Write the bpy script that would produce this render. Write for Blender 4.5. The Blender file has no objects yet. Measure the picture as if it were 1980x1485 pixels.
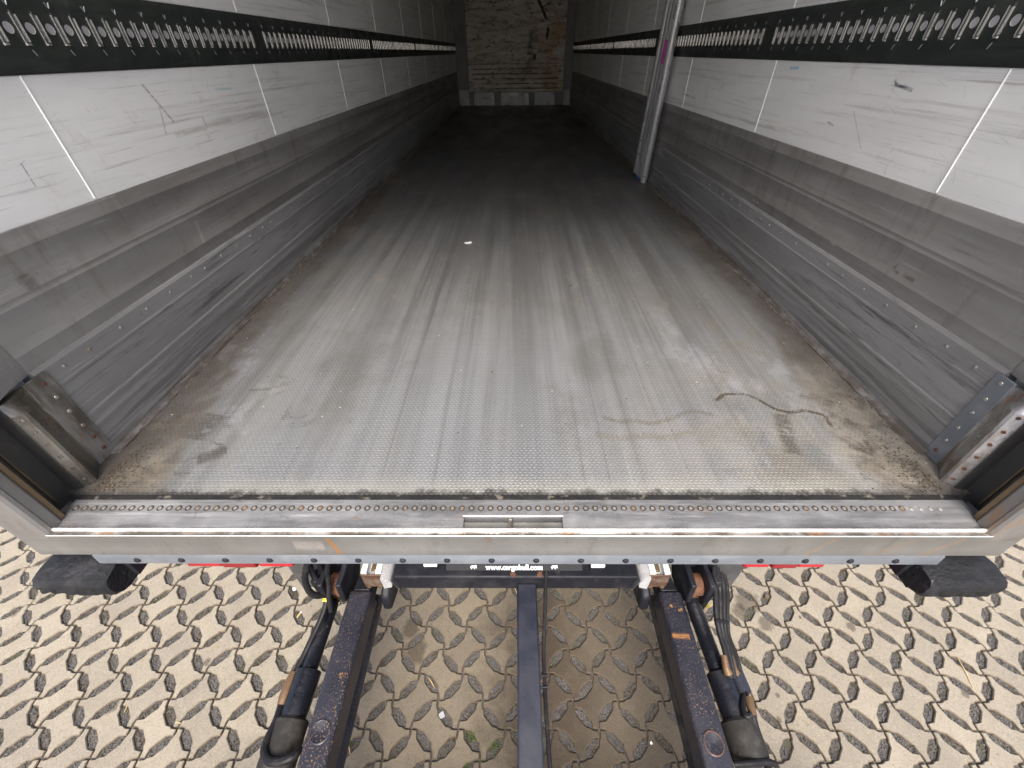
import bpy, bmesh, math, random
import numpy as np
from mathutils import Vector, Matrix
R = math.radians
random.seed(7); rng = np.random.default_rng(11)
sc = bpy.context.scene
col = sc.collection

# ------------------------------------------------------------------ camera
FPX, PIT, YAW, ROLL = 788.34, 0.6843, -0.0092, 0.0075      # focal length in photo pixels (1980 wide), angles
FZ = 1.30                                                    # trailer floor above the ground
CAM = Vector((-0.001, -0.546, FZ + 0.932))
def ray(px, py):
    u = (px - 990) / FPX; v = (py - 742.5) / FPX
    c, s = math.cos(ROLL), math.sin(ROLL); u, v = c*u - s*v, s*u + c*v
    c, s = math.cos(PIT), math.sin(PIT); f = c - v*s; z = -(v*c + s); x = u
    c, s = math.cos(YAW), math.sin(YAW)
    return Vector((c*x + s*f, -s*x + c*f, z))
def at_z(px, py, z): d = ray(px, py); return CAM + d * ((z - CAM.z) / d.z)
def at_x(px, py, x): d = ray(px, py); return CAM + d * ((x - CAM.x) / d.x)
def at_y(px, py, y): d = ray(px, py); return CAM + d * ((y - CAM.y) / d.y)
c0 = ray(990, 742.5); cr = (ray(991, 742.5) - c0).normalized(); cu = (ray(990, 741.5) - c0).normalized()
cam = bpy.data.cameras.new('camera'); cam_ob = bpy.data.objects.new('camera', cam); col.objects.link(cam_ob)
M = Matrix.Identity(4)
for i in range(3):
    M[i][0] = cr[i]; M[i][1] = cu[i]; M[i][2] = -c0.normalized()[i]; M[i][3] = CAM[i]
cam_ob.matrix_world = M
cam.sensor_fit = 'HORIZONTAL'; cam.sensor_width = 36; cam.lens = FPX / 1980 * 36
cam.clip_start = 0.02; cam.clip_end = 2000
sc.camera = cam_ob

# ------------------------------------------------------------------ light
SUN_EL, SUN_AZ = 55, 180      # azimuth clockwise from +Y: from straight behind the trailer
w = bpy.data.worlds.new('World'); sc.world = w; w.use_nodes = True
nt = w.node_tree; bg = nt.nodes['Background']
sky = nt.nodes.new('ShaderNodeTexSky'); sky.sky_type = 'NISHITA'; sky.sun_disc = False
sky.sun_elevation = R(SUN_EL); sky.sun_rotation = R(SUN_AZ); sky.dust_density = 6; sky.air_density = 0.8; sky.ozone_density = 1
nt.links.new(sky.outputs[0], bg.inputs[0]); bg.inputs[1].default_value = 0.15
sun = bpy.data.lights.new('sun', 'SUN'); sun.energy = 1.3; sun.angle = R(26); sun.color = (1, .965, .91)
so = bpy.data.objects.new('sun', sun); col.objects.link(so)
sd = Vector((math.sin(R(SUN_AZ))*math.cos(R(SUN_EL)), math.cos(R(SUN_AZ))*math.cos(R(SUN_EL)), math.sin(R(SUN_EL))))
so.rotation_euler = sd.to_track_quat('Z', 'Y').to_euler(); so.location = (0, 0, 12)
sc.view_settings.view_transform = 'Standard'; sc.view_settings.look = 'None'
sc.view_settings.gamma = 1; sc.view_settings.use_curve_mapping = False
sc.view_settings.exposure = 1.32
sc.cycles.max_bounces = 10; sc.cycles.diffuse_bounces = 8; sc.cycles.glossy_bounces = 3

# ------------------------------------------------------------------ materials
class Mat:
    """small node builder; coordinates are metres in the place"""
    def __init__(s, name, rough=.5, metal=0., spec=.5):
        s.m = bpy.data.materials.new(name); s.m.use_nodes = True
        s.t = s.m.node_tree; s.b = s.t.nodes['Principled BSDF']
        s.b.inputs['Roughness'].default_value = rough; s.b.inputs['Metallic'].default_value = metal
        s.b.inputs['Specular IOR Level'].default_value = spec
        s.pos = s.n('ShaderNodeNewGeometry').outputs['Position']; s._xyz = None
    def n(s, t, **k):
        nd = s.t.nodes.new(t)
        for a, v in k.items(): setattr(nd, a, v)
        return nd
    def ln(s, a, b): s.t.links.new(a, b)
    def put(s, sock, v):
        if hasattr(v, 'is_output') or isinstance(v, bpy.types.NodeSocket): s.ln(v, sock)
        elif isinstance(v, (tuple, list)): sock.default_value = (*v, 1) if len(v) == 3 and sock.type == 'RGBA' else v
        else: sock.default_value = v
    def xyz(s):
        if s._xyz is None:
            q = s.n('ShaderNodeSeparateXYZ'); s.ln(s.pos, q.inputs[0]); s._xyz = q.outputs
        return s._xyz
    def m1(s, op, a, b=0., c=None):
        nd = s.n('ShaderNodeMath', operation=op); s.put(nd.inputs[0], a); s.put(nd.inputs[1], b)
        if c is not None: s.put(nd.inputs[2], c)
        return nd.outputs[0]
    def scaled(s, sc3, off=(0, 0, 0)):
        v = s.n('ShaderNodeMapping'); s.ln(s.pos, v.inputs[0])
        v.inputs['Scale'].default_value = sc3; v.inputs['Location'].default_value = off
        return v.outputs[0]
    def noise(s, sc3, detail=4, rough=.6, off=(0, 0, 0), dist=0.):
        nd = s.n('ShaderNodeTexNoise'); s.ln(s.scaled(sc3, off), nd.inputs['Vector'])
        nd.inputs['Scale'].default_value = 1; nd.inputs['Detail'].default_value = detail
        nd.inputs['Roughness'].default_value = rough; nd.inputs['Distortion'].default_value = dist
        return nd.outputs['Fac']
    def voro(s, sc3, feature='F1', off=(0, 0, 0)):
        nd = s.n('ShaderNodeTexVoronoi', feature=feature); s.ln(s.scaled(sc3, off), nd.inputs['Vector'])
        nd.inputs['Scale'].default_value = 1
        return nd.outputs['Distance']
    def step(s, v, lo, hi, a=0., b=1.):
        nd = s.n('ShaderNodeMapRange', interpolation_type='SMOOTHSTEP')
        s.put(nd.inputs[0], v)
        for i, q in enumerate((lo, hi, a, b)): s.put(nd.inputs[1 + i], q)
        return nd.outputs[0]
    def mix(s, f, a, b, blend='MIX'):
        nd = s.n('ShaderNodeMix', data_type='RGBA', blend_type=blend)
        s.put(nd.inputs[0], f); s.put(nd.inputs[6], a); s.put(nd.inputs[7], b)
        return nd.outputs[2]
    def mul(s, *a):
        r = a[0]
        for x in a[1:]: r = s.m1('MULTIPLY', r, x)
        return r
    def seg(s, ax, p0, p1, wd, soft=.4):
        """mask of a smear between two points in the plane of two axes"""
        X = s.xyz(); u = X['XYZ'.index(ax[0])]; v = X['XYZ'.index(ax[1])]
        dx, dy = p1[0]-p0[0], p1[1]-p0[1]; L = math.hypot(dx, dy); ex, ey = dx/L, dy/L
        a = s.m1('SUBTRACT', u, p0[0]); b = s.m1('SUBTRACT', v, p0[1])
        t = s.m1('ADD', s.mul(a, ex), s.mul(b, ey)); d = s.m1('ABSOLUTE', s.m1('SUBTRACT', s.mul(a, ey), s.mul(b, ex)))
        tt = s.m1('ABSOLUTE', s.m1('SUBTRACT', t, L/2))
        return s.mul(s.step(d, wd*(1-soft), wd, 1, 0), s.step(tt, L/2*.9, L/2, 1, 0))
    def color(s, c): s.put(s.b.inputs['Base Color'], c); return s
    def rough(s, v): s.put(s.b.inputs['Roughness'], v); return s
    def metal(s, v): s.put(s.b.inputs['Metallic'], v); return s
    def bump(s, h, dist=.002, strength=1.):
        nd = s.n('ShaderNodeBump'); nd.inputs['Strength'].default_value = strength
        nd.inputs['Distance'].default_value = dist; s.put(nd.inputs['Height'], h)
        s.ln(nd.outputs[0], s.b.inputs['Normal']); return s
def grimy(name, base, layers, rough=.5, metal=0., bumps=None, spec=.5, rvar=.15):
    """layers: (colour, noise scale, lo, hi, strength)"""
    m = Mat(name, rough, metal, spec); c = base
    for i, (lc, s3, lo, hi, st) in enumerate(layers):
        c = m.mix(m.mul(m.step(m.noise(s3, 5, .65, (3.1*i, 1.7*i, 5.3*i)), lo, hi), st), c, lc)
    m.color(c)
    if rvar: m.rough(m.step(m.noise((9, 9, 9), 4, .6, (9, 2, 4)), .3, .7, max(.05, rough-rvar), min(1, rough+rvar)))
    if bumps: m.bump(m.noise(bumps[0], 4, .6), bumps[1], 1)
    return m.m
MT = {}
# --- white side panels (streaks run along the trailer, scuffs cross them)
def white_panel(name, marks):
    m = Mat(name, .42)
    c = m.mix(m.step(m.noise((.5, 1.1, 6), 4, .6), .35, .75), (.80, .81, .805), (.70, .71, .70))
    c = m.mix(m.mul(m.step(m.noise((3, .9, 42), 6, .7, (0, 3, 1)), .52, .74), .62), c, (.29, .28, .265))
    c = m.mix(m.mul(m.step(m.noise((3, 2.6, 95), 5, .7, (0, 8, 1)), .58, .72), .5), c, (.25, .23, .21))
    c = m.mix(m.mul(m.step(m.noise((4, 7, 5), 6, .75, (5, 1, 9)), .56, .74), .45), c, (.40, .345, .27))
    c = m.mix(m.mul(m.step(m.noise((6, 30, 9), 6, .7, (2, 1, 3), 1.2), .66, .72), .6), c, (.20, .18, .17))
    # thin random scratches, each family in one direction
    for k, (ang, st) in enumerate(((18, .5), (-35, .45), (62, .5), (-70, .4))):
        mp = m.n('ShaderNodeMapping'); m.ln(m.pos, mp.inputs[0]); mp.vector_type = 'TEXTURE'; mp.inputs['Rotation'].default_value = (R(ang), 0, 0)
        mp.inputs['Scale'].default_value = (.2, .16, .0028); mp.inputs['Location'].default_value = (0, k*.7, k*.3)
        tx = m.n('ShaderNodeTexNoise'); m.ln(mp.outputs[0], tx.inputs['Vector']); tx.inputs['Scale'].default_value = 1; tx.inputs['Detail'].default_value = 2
        g = m.step(m.noise((2, 2.2, 4), 3, .5, (k*7., 2, k)), .50, .62)
        c = m.mix(m.mul(m.step(tx.outputs[0], .70, .74), g, st), c, (.23, .22, .21))
    for (p0, p1, wd, colr, st) in marks:
        f = m.mul(m.seg('YZ', p0, p1, wd, .8), m.step(m.noise((30, 9, 130), 3, .6), .25, .60), st)
        c = m.mix(f, c, colr)
    m.color(c); m.rough(m.step(m.noise((3, 2, 30), 4, .6), .3, .7, .32, .6))
    m.bump(m.noise((4, 3, 12), 3, .5), .0025, .5)
    return m.m
def yz(px, py, side): p = at_x(px, py, side*1.235); return (p.y, p.z)
MT['whiteL'] = white_panel('white_panel_left', [
    (yz(272, 160, -1), yz(338, 238, -1), .007, (.22, .19, .18), .7), (yz(308, 205, -1), yz(322, 262, -1), .006, (.3, .27, .25), .6),
    (yz(335, 262, -1), yz(450, 232, -1), .014, (.40, .36, .33), .55), (yz(415, 172, -1), yz(448, 171, -1), .007, (.35, .5, .6), .6),
    (yz(40, 315, -1), yz(70, 362, -1), .003, (.2, .2, .24), .8), (yz(390, 225, -1), yz(400, 245, -1), .006, (.25, .2, .18), .6)])
MT['whiteR'] = white_panel('white_panel_right', [
    (yz(1730, 163, 1), yz(1765, 175, 1), .007, (.06, .06, .09), 1.), (yz(1730, 155, 1), yz(1734, 165, 1), .006, (.07, .07, .1), 1.),
    (yz(1527, 131, 1), yz(1545, 131, 1), .010, (.25, .45, .58), .8), (yz(1480, 242, 1), yz(1497, 249, 1), .010, (.5, .44, .33), .6),
    (yz(1600, 236, 1), yz(1612, 243, 1), .005, (.2, .17, .17), .8), (yz(1400, 160, 1), yz(1390, 178, 1), .005, (.25, .21, .2), .7),
    (yz(1320, 181, 1), yz(1345, 190, 1), .008, (.3, .22, .17), .7), (yz(1650, 212, 1), yz(1665, 290, 1), .003, (.35, .3, .32), .6)])
# --- grey aluminium lower panels
def scratches(m, c, fam, lo=.70, hi=.74):
    for k, (ang, st, ln, colr) in enumerate(fam):
        mp = m.n('ShaderNodeMapping'); m.ln(m.pos, mp.inputs[0]); mp.vector_type = 'TEXTURE'; mp.inputs['Rotation'].default_value = (R(ang), 0, 0)
        mp.inputs['Scale'].default_value = (.2, ln, .0026); mp.inputs['Location'].default_value = (0, k*.7+.3, k*.3)
        tx = m.n('ShaderNodeTexNoise'); m.ln(mp.outputs[0], tx.inputs['Vector']); tx.inputs['Scale'].default_value = 1; tx.inputs['Detail'].default_value = 2
        g = m.step(m.noise((2, 2.6, 5), 3, .5, (k*7., 5, k)), .44, .60)
        c = m.mix(m.mul(m.step(tx.outputs[0], lo, hi), g, st), c, colr)
    return c
def grey_panel(name, marks=()):
    m = Mat(name, .45, .35)
    c = m.mix(m.step(m.noise((1, 1.2, 5), 4, .6), .3, .7), (.30, .295, .29), (.21, .205, .20))
    c = m.mix(m.mul(m.step(m.noise((3, 2., 55), 6, .74, (0, 3, 1)), .54, .70), m.step(m.noise((2, 1.6, 5), 3, .5, (7, 3, 1)), .40, .62), .6), c, (.115, .11, .108))
    c = m.mix(m.mul(m.step(m.noise((6, 12, 3.), 5, .7, (7, 3, 2)), .55, .75), .5), c, (.15, .135, .10))
    c = m.mix(m.mul(m.step(m.noise((3, 4, 150), 4, .7, (0, 1, 6)), .62, .72), .5), c, (.46, .46, .46))
    c = m.mix(m.mul(m.step(m.noise((9, 26, 26), 5, .7, (1, 1, 6)), .66, .73), .8), c, (.05, .045, .04))
    c = scratches(m, c, ((2, .7, .35, (.07, .067, .065)), (-4, .6, .25, (.50, .50, .50)), (55, .55, .10, (.08, .075, .07)), (-48, .5, .12, (.09, .085, .08)), (80, .5, .08, (.42, .42, .41))))
    c = m.mix(m.mul(m.step(m.noise((3, 10, 2.2), 6, .75, (3, 13, 2)), .50, .68), .5), c, (.125, .118, .10))
    for (p0, p1, wd, colr, st) in marks:
        f = m.mul(m.seg('YZ', p0, p1, wd, .8), m.step(m.noise((30, 25, 70), 3, .6), .28, .58), st)
        c = m.mix(f, c, colr)
    m.color(c); m.rough(m.step(m.noise((3, 2, 30), 4, .6), .3, .7, .34, .6))
    m.bump(m.noise((4, 3, 30), 4, .6), .0012, .6)
    return m.m
MT['greyL'] = grey_panel('grey_panel_left', [(yz(361, 345, -1), yz(363, 358, -1), .006, (.45, .3, .12), .9), (yz(375, 425, -1), yz(392, 470, -1), .014, (.42, .42, .41), .6),
    (yz(280, 592, -1), yz(300, 636, -1), .006, (.62, .52, .16), .8), (yz(152, 680, -1), yz(164, 685, -1), .008, (.6, .5, .16), .8), (yz(40, 530, -1), yz(60, 560, -1), .03, (.1, .1, .09), .6)])
MT['greyR'] = grey_panel('grey_panel_right', [(yz(1733, 513, 1), yz(1741, 528, 1), .014, (.09, .08, .06), .8), (yz(1750, 530, 1), yz(1770, 545, 1), .012, (.1, .085, .065), .8),
    (yz(1609, 468, 1), yz(1618, 474, 1), .007, (.5, .48, .36), .7), (yz(1627, 342, 1), yz(1631, 345, 1), .006, (.5, .42, .2), .8)])
# --- kick plates: scuffed long streaks
def kick_mat():
    m = Mat('scuffed_kick_plate', .42, .45)
    c = m.mix(m.step(m.noise((1, 1.1, 8), 4, .6), .3, .7), (.31, .315, .32), (.235, .235, .235))
    c = m.mix(m.mul(m.step(m.noise((3, 2.4, 48), 6, .74, (0, 3, 1)), .53, .66), m.step(m.noise((2, 2, 9), 3, .5, (7, 3, 1)), .40, .62), .75), c, (.075, .075, .08))
    c = m.mix(m.mul(m.step(m.noise((3, 3.6, 90), 5, .74, (4, 3, 1)), .60, .70), m.step(m.noise((2, 3, 9), 3, .5, (1, 3, 8)), .45, .65), .7), c, (.45, .45, .45))
    z = m.xyz()[2]
    low = m.step(z, FZ + .015, FZ + .14, 1, 0)
    c = m.mix(m.mul(low, m.step(m.noise((2, 1.5, 50), 5, .7, (1, 2, 9)), .4, .62), .75), c, (.07, .066, .068))
    foot = m.step(m.m1('ADD', z, m.mul(m.noise((8, 7, 8), 5, .7), -.05)), FZ - .02, FZ + .012, 1, 0)
    c = m.mix(m.mul(foot, .8, m.step(m.noise((20, 12, 20), 5, .7, (5, 5, 5)), .3, .55)), c, (.085, .065, .048))
    c = m.mix(m.mul(m.step(m.noise((10, 25, 25), 5, .7, (1, 1, 6)), .66, .73), .8), c, (.07, .055, .04))
    c = scratches(m, c, ((1, .85, .4, (.045, .045, .05)), (-2, .7, .3, (.52, .52, .52)), (5, .7, .22, (.05, .05, .055)), (60, .5, .08, (.45, .45, .44))), .67, .72)
    m.color(c); m.rough(m.step(m.noise((3, 2, 30), 4, .6), .3, .7, .36, .62)); m.bump(m.noise((9, 5, 40), 4, .6), .0012, .6)
    return m.m
MT['kick'] = kick_mat()
# --- tread plate floor
def floor_mat():
    m = Mat('worn_tread_floor', .42, .3)
    X = m.xyz(); x, y = X[0], X[1]
    # staggered raised grains, alternately slanted
    v = m.m1('DIVIDE', y, .0092); row = m.m1('FLOOR', v); odd = m.m1('MODULO', m.m1('ADD', row, 100), 2.)
    dv = m.m1('SUBTRACT', m.m1('FRACT', v), .5)
    u = m.m1('ADD', m.m1('DIVIDE', x, .0135), m.mul(odd, .5)); du = m.m1('SUBTRACT', m.m1('FRACT', m.m1('ADD', u, 500)), .5)
    sg = m.m1('SUBTRACT', m.mul(odd, 2.), 1.)
    q = m.m1('ADD', dv, m.mul(du, sg, .45))
    d = m.m1('SQRT', m.m1('ADD', m.m1('POWER', m.mul(du, 1.15), 2), m.m1('POWER', m.mul(q, 2.3), 2)))
    grain = m.mul(m.step(d, .20, .50, 1, 0), m.step(m.noise((6, 4, 1), 5, .7, (4, 9, 0)), .28, .62, .35, 1))
    # long tracks of loading
    warp = m.m1('ADD', x, m.mul(m.m1('SUBTRACT', m.noise((.6, .25, 1), 2, .5), .5), .06))
    cmb = m.n('ShaderNodeCombineXYZ'); m.put(cmb.inputs[0], m.mul(warp, 5.5)); m.put(cmb.inputs[1], m.mul(y, .10))
    vt = m.n('ShaderNodeTexNoise'); m.ln(cmb.outputs[0], vt.inputs['Vector']); vt.inputs['Scale'].default_value = 1.6
    vt.inputs['Detail'].default_value = 5; vt.inputs['Roughness'].default_value = .72
    lane = m.step(vt.outputs[0], .40, .60)
    fine = m.noise((90, 1.3, 1), 4, .6, (3, 1, 0))
    patch = m.noise((2.2, 1.5, 1), 5, .62, (1, 4, 0))
    c = m.mix(lane, (.115, .12, .122), (.20, .21, .215))
    c = m.mix(m.mul(m.step(fine, .4, .65), .3), c, (.16, .16, .162))
    # crisp-edged darker tyre lanes
    for (xc, wd, st, y0, y1) in ((.165, .03, .5, .4, 7), (-.05, .028, .35, .3, 5), (-.30, .07, .4, .5, 6), (.02, .012, .4, .2, 3), (-.17, .03, .35, .9, 8), (.33, .05, .25, 1.4, 8)):
        e = m.m1('ABSOLUTE', m.m1('SUBTRACT', m.m1('ADD', x, m.mul(m.m1('SUBTRACT', m.noise((1, .5, 1), 2, .5, (xc*30, 0, 0)), .5), .05)), xc))
        f = m.mul(m.step(e, wd*.85, wd, 1, 0), m.step(y, y0, y0+1.2), m.step(y, y1, y1+1.5, 1, 0), m.step(m.noise((14, 1.2, 1), 4, .6, (xc*9, 5, 0)), .25, .6), st)
        c = m.mix(f, c, (.115, .118, .125))
    # bare bright wear where the loading starts, soil and light falloff painted darker further in
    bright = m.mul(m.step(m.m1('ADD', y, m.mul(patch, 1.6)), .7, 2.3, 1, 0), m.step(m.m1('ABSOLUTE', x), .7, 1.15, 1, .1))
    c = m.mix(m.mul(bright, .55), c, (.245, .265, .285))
    soil_falloff = m.step(m.m1('ADD', y, m.mul(patch, 3.)), 2.2, 6.5)
    c = m.mix(m.mul(soil_falloff, .85), c, (.055, .054, .054))
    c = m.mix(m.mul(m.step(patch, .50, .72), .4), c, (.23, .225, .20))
    c = m.mix(m.mul(m.step(m.noise((3.5, 2.4, 1), 6, .72, (11, 2, 0)), .54, .66), m.step(y, .3, 2.0, 1, 0), m.step(m.m1('ABSOLUTE', x), .45, .75), .5), c, (.38, .405, .45))
    c = m.mix(m.mul(m.step(m.noise((9, 6, 1), 6, .78, (5, 12, 0)), .58, .68), m.step(y, .9, 1.2), m.step(y, 1.5, 2.1, 1, 0), .5), c, (.27, .235, .17))
    c = m.mix(m.mul(m.step(m.noise((34, .3, 1), 5, .7, (8, 3, 0)), .56, .66), .35), c, (.085, .087, .09))
    # brown grime along both walls and into the rear corners
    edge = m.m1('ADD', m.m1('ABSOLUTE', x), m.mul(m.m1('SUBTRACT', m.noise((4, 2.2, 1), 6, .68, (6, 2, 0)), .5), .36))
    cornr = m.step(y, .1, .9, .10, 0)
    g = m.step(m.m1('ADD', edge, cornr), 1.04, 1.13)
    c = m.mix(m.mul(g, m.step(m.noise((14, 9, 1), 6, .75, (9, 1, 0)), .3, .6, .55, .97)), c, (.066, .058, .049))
    g2 = m.mul(m.step(m.noise((3.2, 3.6, 1), 6, .7, (2, 8, 0)), .53, .70), m.step(m.m1('ABSOLUTE', x), .25, .95))
    c = m.mix(m.mul(g2, .6), c, (.20, .17, .125))
    # yellowish dry soil near the sill on the right
    rx = m.mul(m.step(x, .1, .8), m.step(y, .2, 1.0, 1, 0), m.step(m.noise((5, 5, 1), 6, .72, (3, 3, 0)), .36, .62))
    c = m.mix(m.mul(rx, .6), c, (.31, .285, .235))
    bl = m.mul(m.step(m.noise((7, 9, 1), 6, .75, (1, 6, 0), .6), .56, .68), m.step(y, .25, 1.3, 1, 0), m.step(m.m1('ABSOLUTE', x), .45, .9))
    c = m.mix(m.mul(bl, .8), c, (.05, .046, .040))
    c = m.mix(m.mul(m.step(m.noise((2.4, 1.9, 1), 6, .7, (14, 5, 0)), .50, .66), m.step(y, .2, 2.6, 1, .2), .42), c, (.105, .10, .088))
    # dried puddle rims on the right, black smears by the sill
    def chain(c, pts, wd, colr, st):
        W = [at_z(a, b, FZ) for a, b in pts]
        for a, b in zip(W[:-1], W[1:]):
            f = m.mul(m.seg('XY', (a.x, a.y), (b.x, b.y), wd, .7), m.step(m.noise((45, 45, 1), 5, .75), .30, .52), st); c = m.mix(f, c, colr)
        return c
    c = chain(c, [(1384, 775), (1400, 762), (1440, 762), (1465, 772), (1500, 792), (1530, 798), (1555, 793), (1595, 803), (1608, 826)], .010, (.055, .046, .033), .95)
    c = chain(c, [(1165, 806), (1195, 816), (1225, 813), (1262, 820), (1300, 808), (1340, 794), (1380, 802)], .014, (.11, .095, .066), .5)
    c = chain(c, [(1150, 838), (1190, 848), (1240, 842), (1290, 847), (1340, 836)], .020, (.15, .13, .09), .45)
    c = chain(c, [(1510, 800), (1520, 840), (1535, 880)], .035, (.075, .067, .054), .75)
    c = chain(c, [(1640, 862), (1690, 880)], .012, (.06, .05, .04), .8); c = chain(c, [(1672, 850), (1690, 878)], .012, (.06, .05, .04), .9)
    c = chain(c, [(365, 850), (420, 800)], .07, (.06, .055, .048), .8); c = chain(c, [(380, 890), (440, 870)], .035, (.06, .054, .048), .75)
    # pale crust at the sill edge, crumbs, specks
    crust = m.mul(m.step(m.m1('ADD', y, m.mul(m.noise((16, 9, 1), 5, .7), -.06)), .105, .17, 1, 0), m.step(m.m1('ABSOLUTE', x), .75, 1.0, 1, 0))
    c = m.mix(m.mul(crust, .6), c, (.33, .33, .295))
    sd_ = m.mul(m.step(m.m1('ADD', y, m.mul(m.noise((22, 14, 1), 6, .75, (4, 4, 0)), -.075)), .085, .105, 1, 0), .9); c = m.mix(sd_, c, (.04, .038, .036))
    c = m.mix(m.step(m.voro((14, 14, 1)), .03, .05, .9, 0), c, (.62, .56, .42))
    c = m.mix(m.mul(m.step(m.voro((23, 21, 1), 'F1', (3, 3, 0)), .03, .06, 1, 0), .8), c, (.06, .05, .045))
    # wear on the grain tops, dirt between
    c = m.mix(m.mul(m.m1('SUBTRACT', 1., grain), .30), c, m.mix(.5, (.07, .068, .065), c))
    c = m.mix(m.mul(grain, m.step(m.m1('ABSOLUTE', x), .8, 1.1, .15, .06)), c, (.52, .54, .57))
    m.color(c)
    m.metal(m.m1('SUBTRACT', .32, m.mul(g, .3)))
    m.rough(m.step(m.noise((3, 1, 3), 5, .6, (2, 2, 2)), .3, .7, .34, .58))
    h = m.m1('ADD', m.mul(grain, 1.), m.mul(m.noise((130, 130, 1), 4, .7), .9))
    m.bump(h, .0009, 1.)
    return m.m
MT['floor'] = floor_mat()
MT['rail'] = grimy('dark_rail_coating', (.022, .027, .025), [((.045, .052, .047), (3, 5, 20), .45, .75, .7), ((.10, .11, .10), (3, 30, 9), .60, .78, .5), ((.012, .013, .012), (3, 2, 60), .5, .7, .6)], .5, 0, ((4, 8, 8), .001))
MT['galv'] = grimy('bright_galvanised', (.58, .58, .55), [((.38, .38, .38), (20, 20, 20), .5, .7, .5), ((.35, .25, .14), (8, 3, 9), .68, .75, .7)], .30, .75)
MT['slotdark'] = grimy('slot_interior', (.16, .17, .19), [((.06, .06, .06), (20, 20, 20), .45, .7, .6)], .4, .5)
MT['foam'] = grimy('grey_backing', (.34, .34, .36), [((.3, .3, .3), (40, 40, 40), .5, .7, .6)], .6)  # grey darkened so the round rail openings look recessed
MT['bead'] = grimy('white_sealant', (.88, .89, .88), [((.6, .6, .58), (20, 20, 20), .5, .75, .5)], .35, rvar=.05)
MT['sill'] = grimy('worn_sill_plate', (.30, .31, .325), [((.16, .165, .175), (4, 30, 5), .40, .64, .8), ((.48, .49, .50), (3, 60, 3), .52, .68, .7), ((.24, .17, .10), (7, 22, 7), .62, .74, .75), ((.12, .115, .11), (12, 40, 12), .64, .72, .75), ((.13, .125, .12), (26, 14, 20), .68, .74, .6)], .36, .6, ((30, 60, 30), .0009))
MT['lip'] = grimy('bare_metal_lip', (.80, .80, .79), [((.45, .42, .38), (9, 30, 30), .58, .72, .7)], .3, .55)
def rear_mat():
    m = Mat('weathered_rear_beam', .5, .35)
    c = m.mix(m.step(m.noise((3, 3, 3), 4, .6), .3, .7), (.185, .187, .176), (.138, .138, .130))
    c = m.mix(m.mul(m.step(m.noise((7, 3, 1.4), 5, .7, (2, 2, 0)), .50, .68), .75), c, (.105, .099, .087))
    c = m.mix(m.mul(m.step(m.noise((34, 9, 5), 5, .7, (4, 2, 0)), .60, .70), .8), c, (.15, .095, .05))
    c = m.mix(m.mul(m.step(m.noise((50, 20, 30), 5, .7, (4, 5, 0)), .63, .71), .7), c, (.065, .058, .05))
    for p0, p1, wd, cc, st in (((-.475, 1.29), (-.458, 1.21), .010, (.27, .13, .04), .85), ((-.57, 1.255), (-.49, 1.252), .03, (.27, .25, .23), .7), ((1.02, 1.30), (.90, 1.18), .02, (.2, .16, .13), .6), ((1.12, 1.29), (1.03, 1.18), .018, (.22, .17, .13), .6), ((.80, 1.29), (.74, 1.18), .01, (.24, .17, .11), .6)):
        c = m.mix(m.mul(m.seg('XZ', p0, p1, wd, .7), m.step(m.noise((30, 30, 30), 4, .6), .25, .55), st), c, cc)
    m.color(c); m.rough(m.step(m.noise((9, 9, 9), 4, .6), .3, .7, .38, .62)); m.bump(m.noise((40, 40, 40), 4, .6), .0009, .7)
    return m.m
MT['rear'] = rear_mat()
MT['flange'] = grimy('blue_grey_flange', (.17, .19, .215), [((.26, .275, .29), (5, 9, 9), .48, .7, .7), ((.14, .15, .17), (14, 9, 9), .58, .7, .7)], .45, .4)
MT['post'] = grimy('grimy_steel_post', (.29, .285, .27), [((.075, .064, .05), (9, 9, 2.5), .38, .58, .9), ((.24, .13, .065), (14, 14, 5), .56, .68, .75), ((.45, .45, .44), (30, 30, 5), .6, .72, .5)], .42, .5, ((30, 30, 12), .0015))
MT['postout'] = grimy('outer_frame_steel', (.22, .217, .21), [((.12, .105, .09), (9, 9, 3), .45, .66, .8), ((.30, .155, .05), (7, 7, 3), .56, .68, .8), ((.20, .19, .18), (40, 40, 6), .58, .7, .6)], .42, .45, ((30, 30, 12), .0012))
MT['guardL'] = grimy('oily_steel_guard', (.20, .19, .165), [((.09, .08, .065), (9, 9, 4), .42, .62, .9), ((.30, .17, .09), (16, 16, 6), .58, .68, .7), ((.5, .5, .48), (40, 40, 5), .64, .72, .6)], .33, .6, ((30, 30, 12), .0015))
MT['guardR'] = grimy('scraped_steel_guard', (.40, .40, .41), [((.20, .165, .13), (7, 7, 4), .45, .6, .9), ((.34, .17, .07), (12, 12, 4), .58, .66, .8), ((.66, .66, .66), (30, 30, 5), .56, .68, .7)], .3, .7, ((30, 30, 12), .0018))
MT['recess'] = grimy('dark_recess', (.035, .034, .032), [((.09, .075, .055), (9, 9, 5), .5, .72, .7)], .6)
MT['gasket'] = grimy('brassy_strip', (.16, .115, .065), [((.06, .046, .032), (20, 20, 8), .42, .65, .9)], .5, .4)
MT['crumb'] = grimy('soil_crumb', (.085, .066, .046), [((.19, .15, .095), (60, 60, 60), .55, .68, .8)], .9, spec=.2)
MT['seal'] = grimy('black_seal', (.009, .009, .010), [((.14, .125, .10), (30, 40, 30), .56, .68, .8)], .6, 0, ((60, 60, 60), .003))
MT['rivdark'] = grimy('rivet_grime', (.035, .028, .021), [((.16, .09, .05), (30, 30, 30), .5, .7, .7)], .6)
MT['rivet'] = grimy('rivet_head', (.36, .355, .335), [((.28, .2, .13), (30, 30, 30), .52, .66, .8)], .35, .6)
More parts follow.
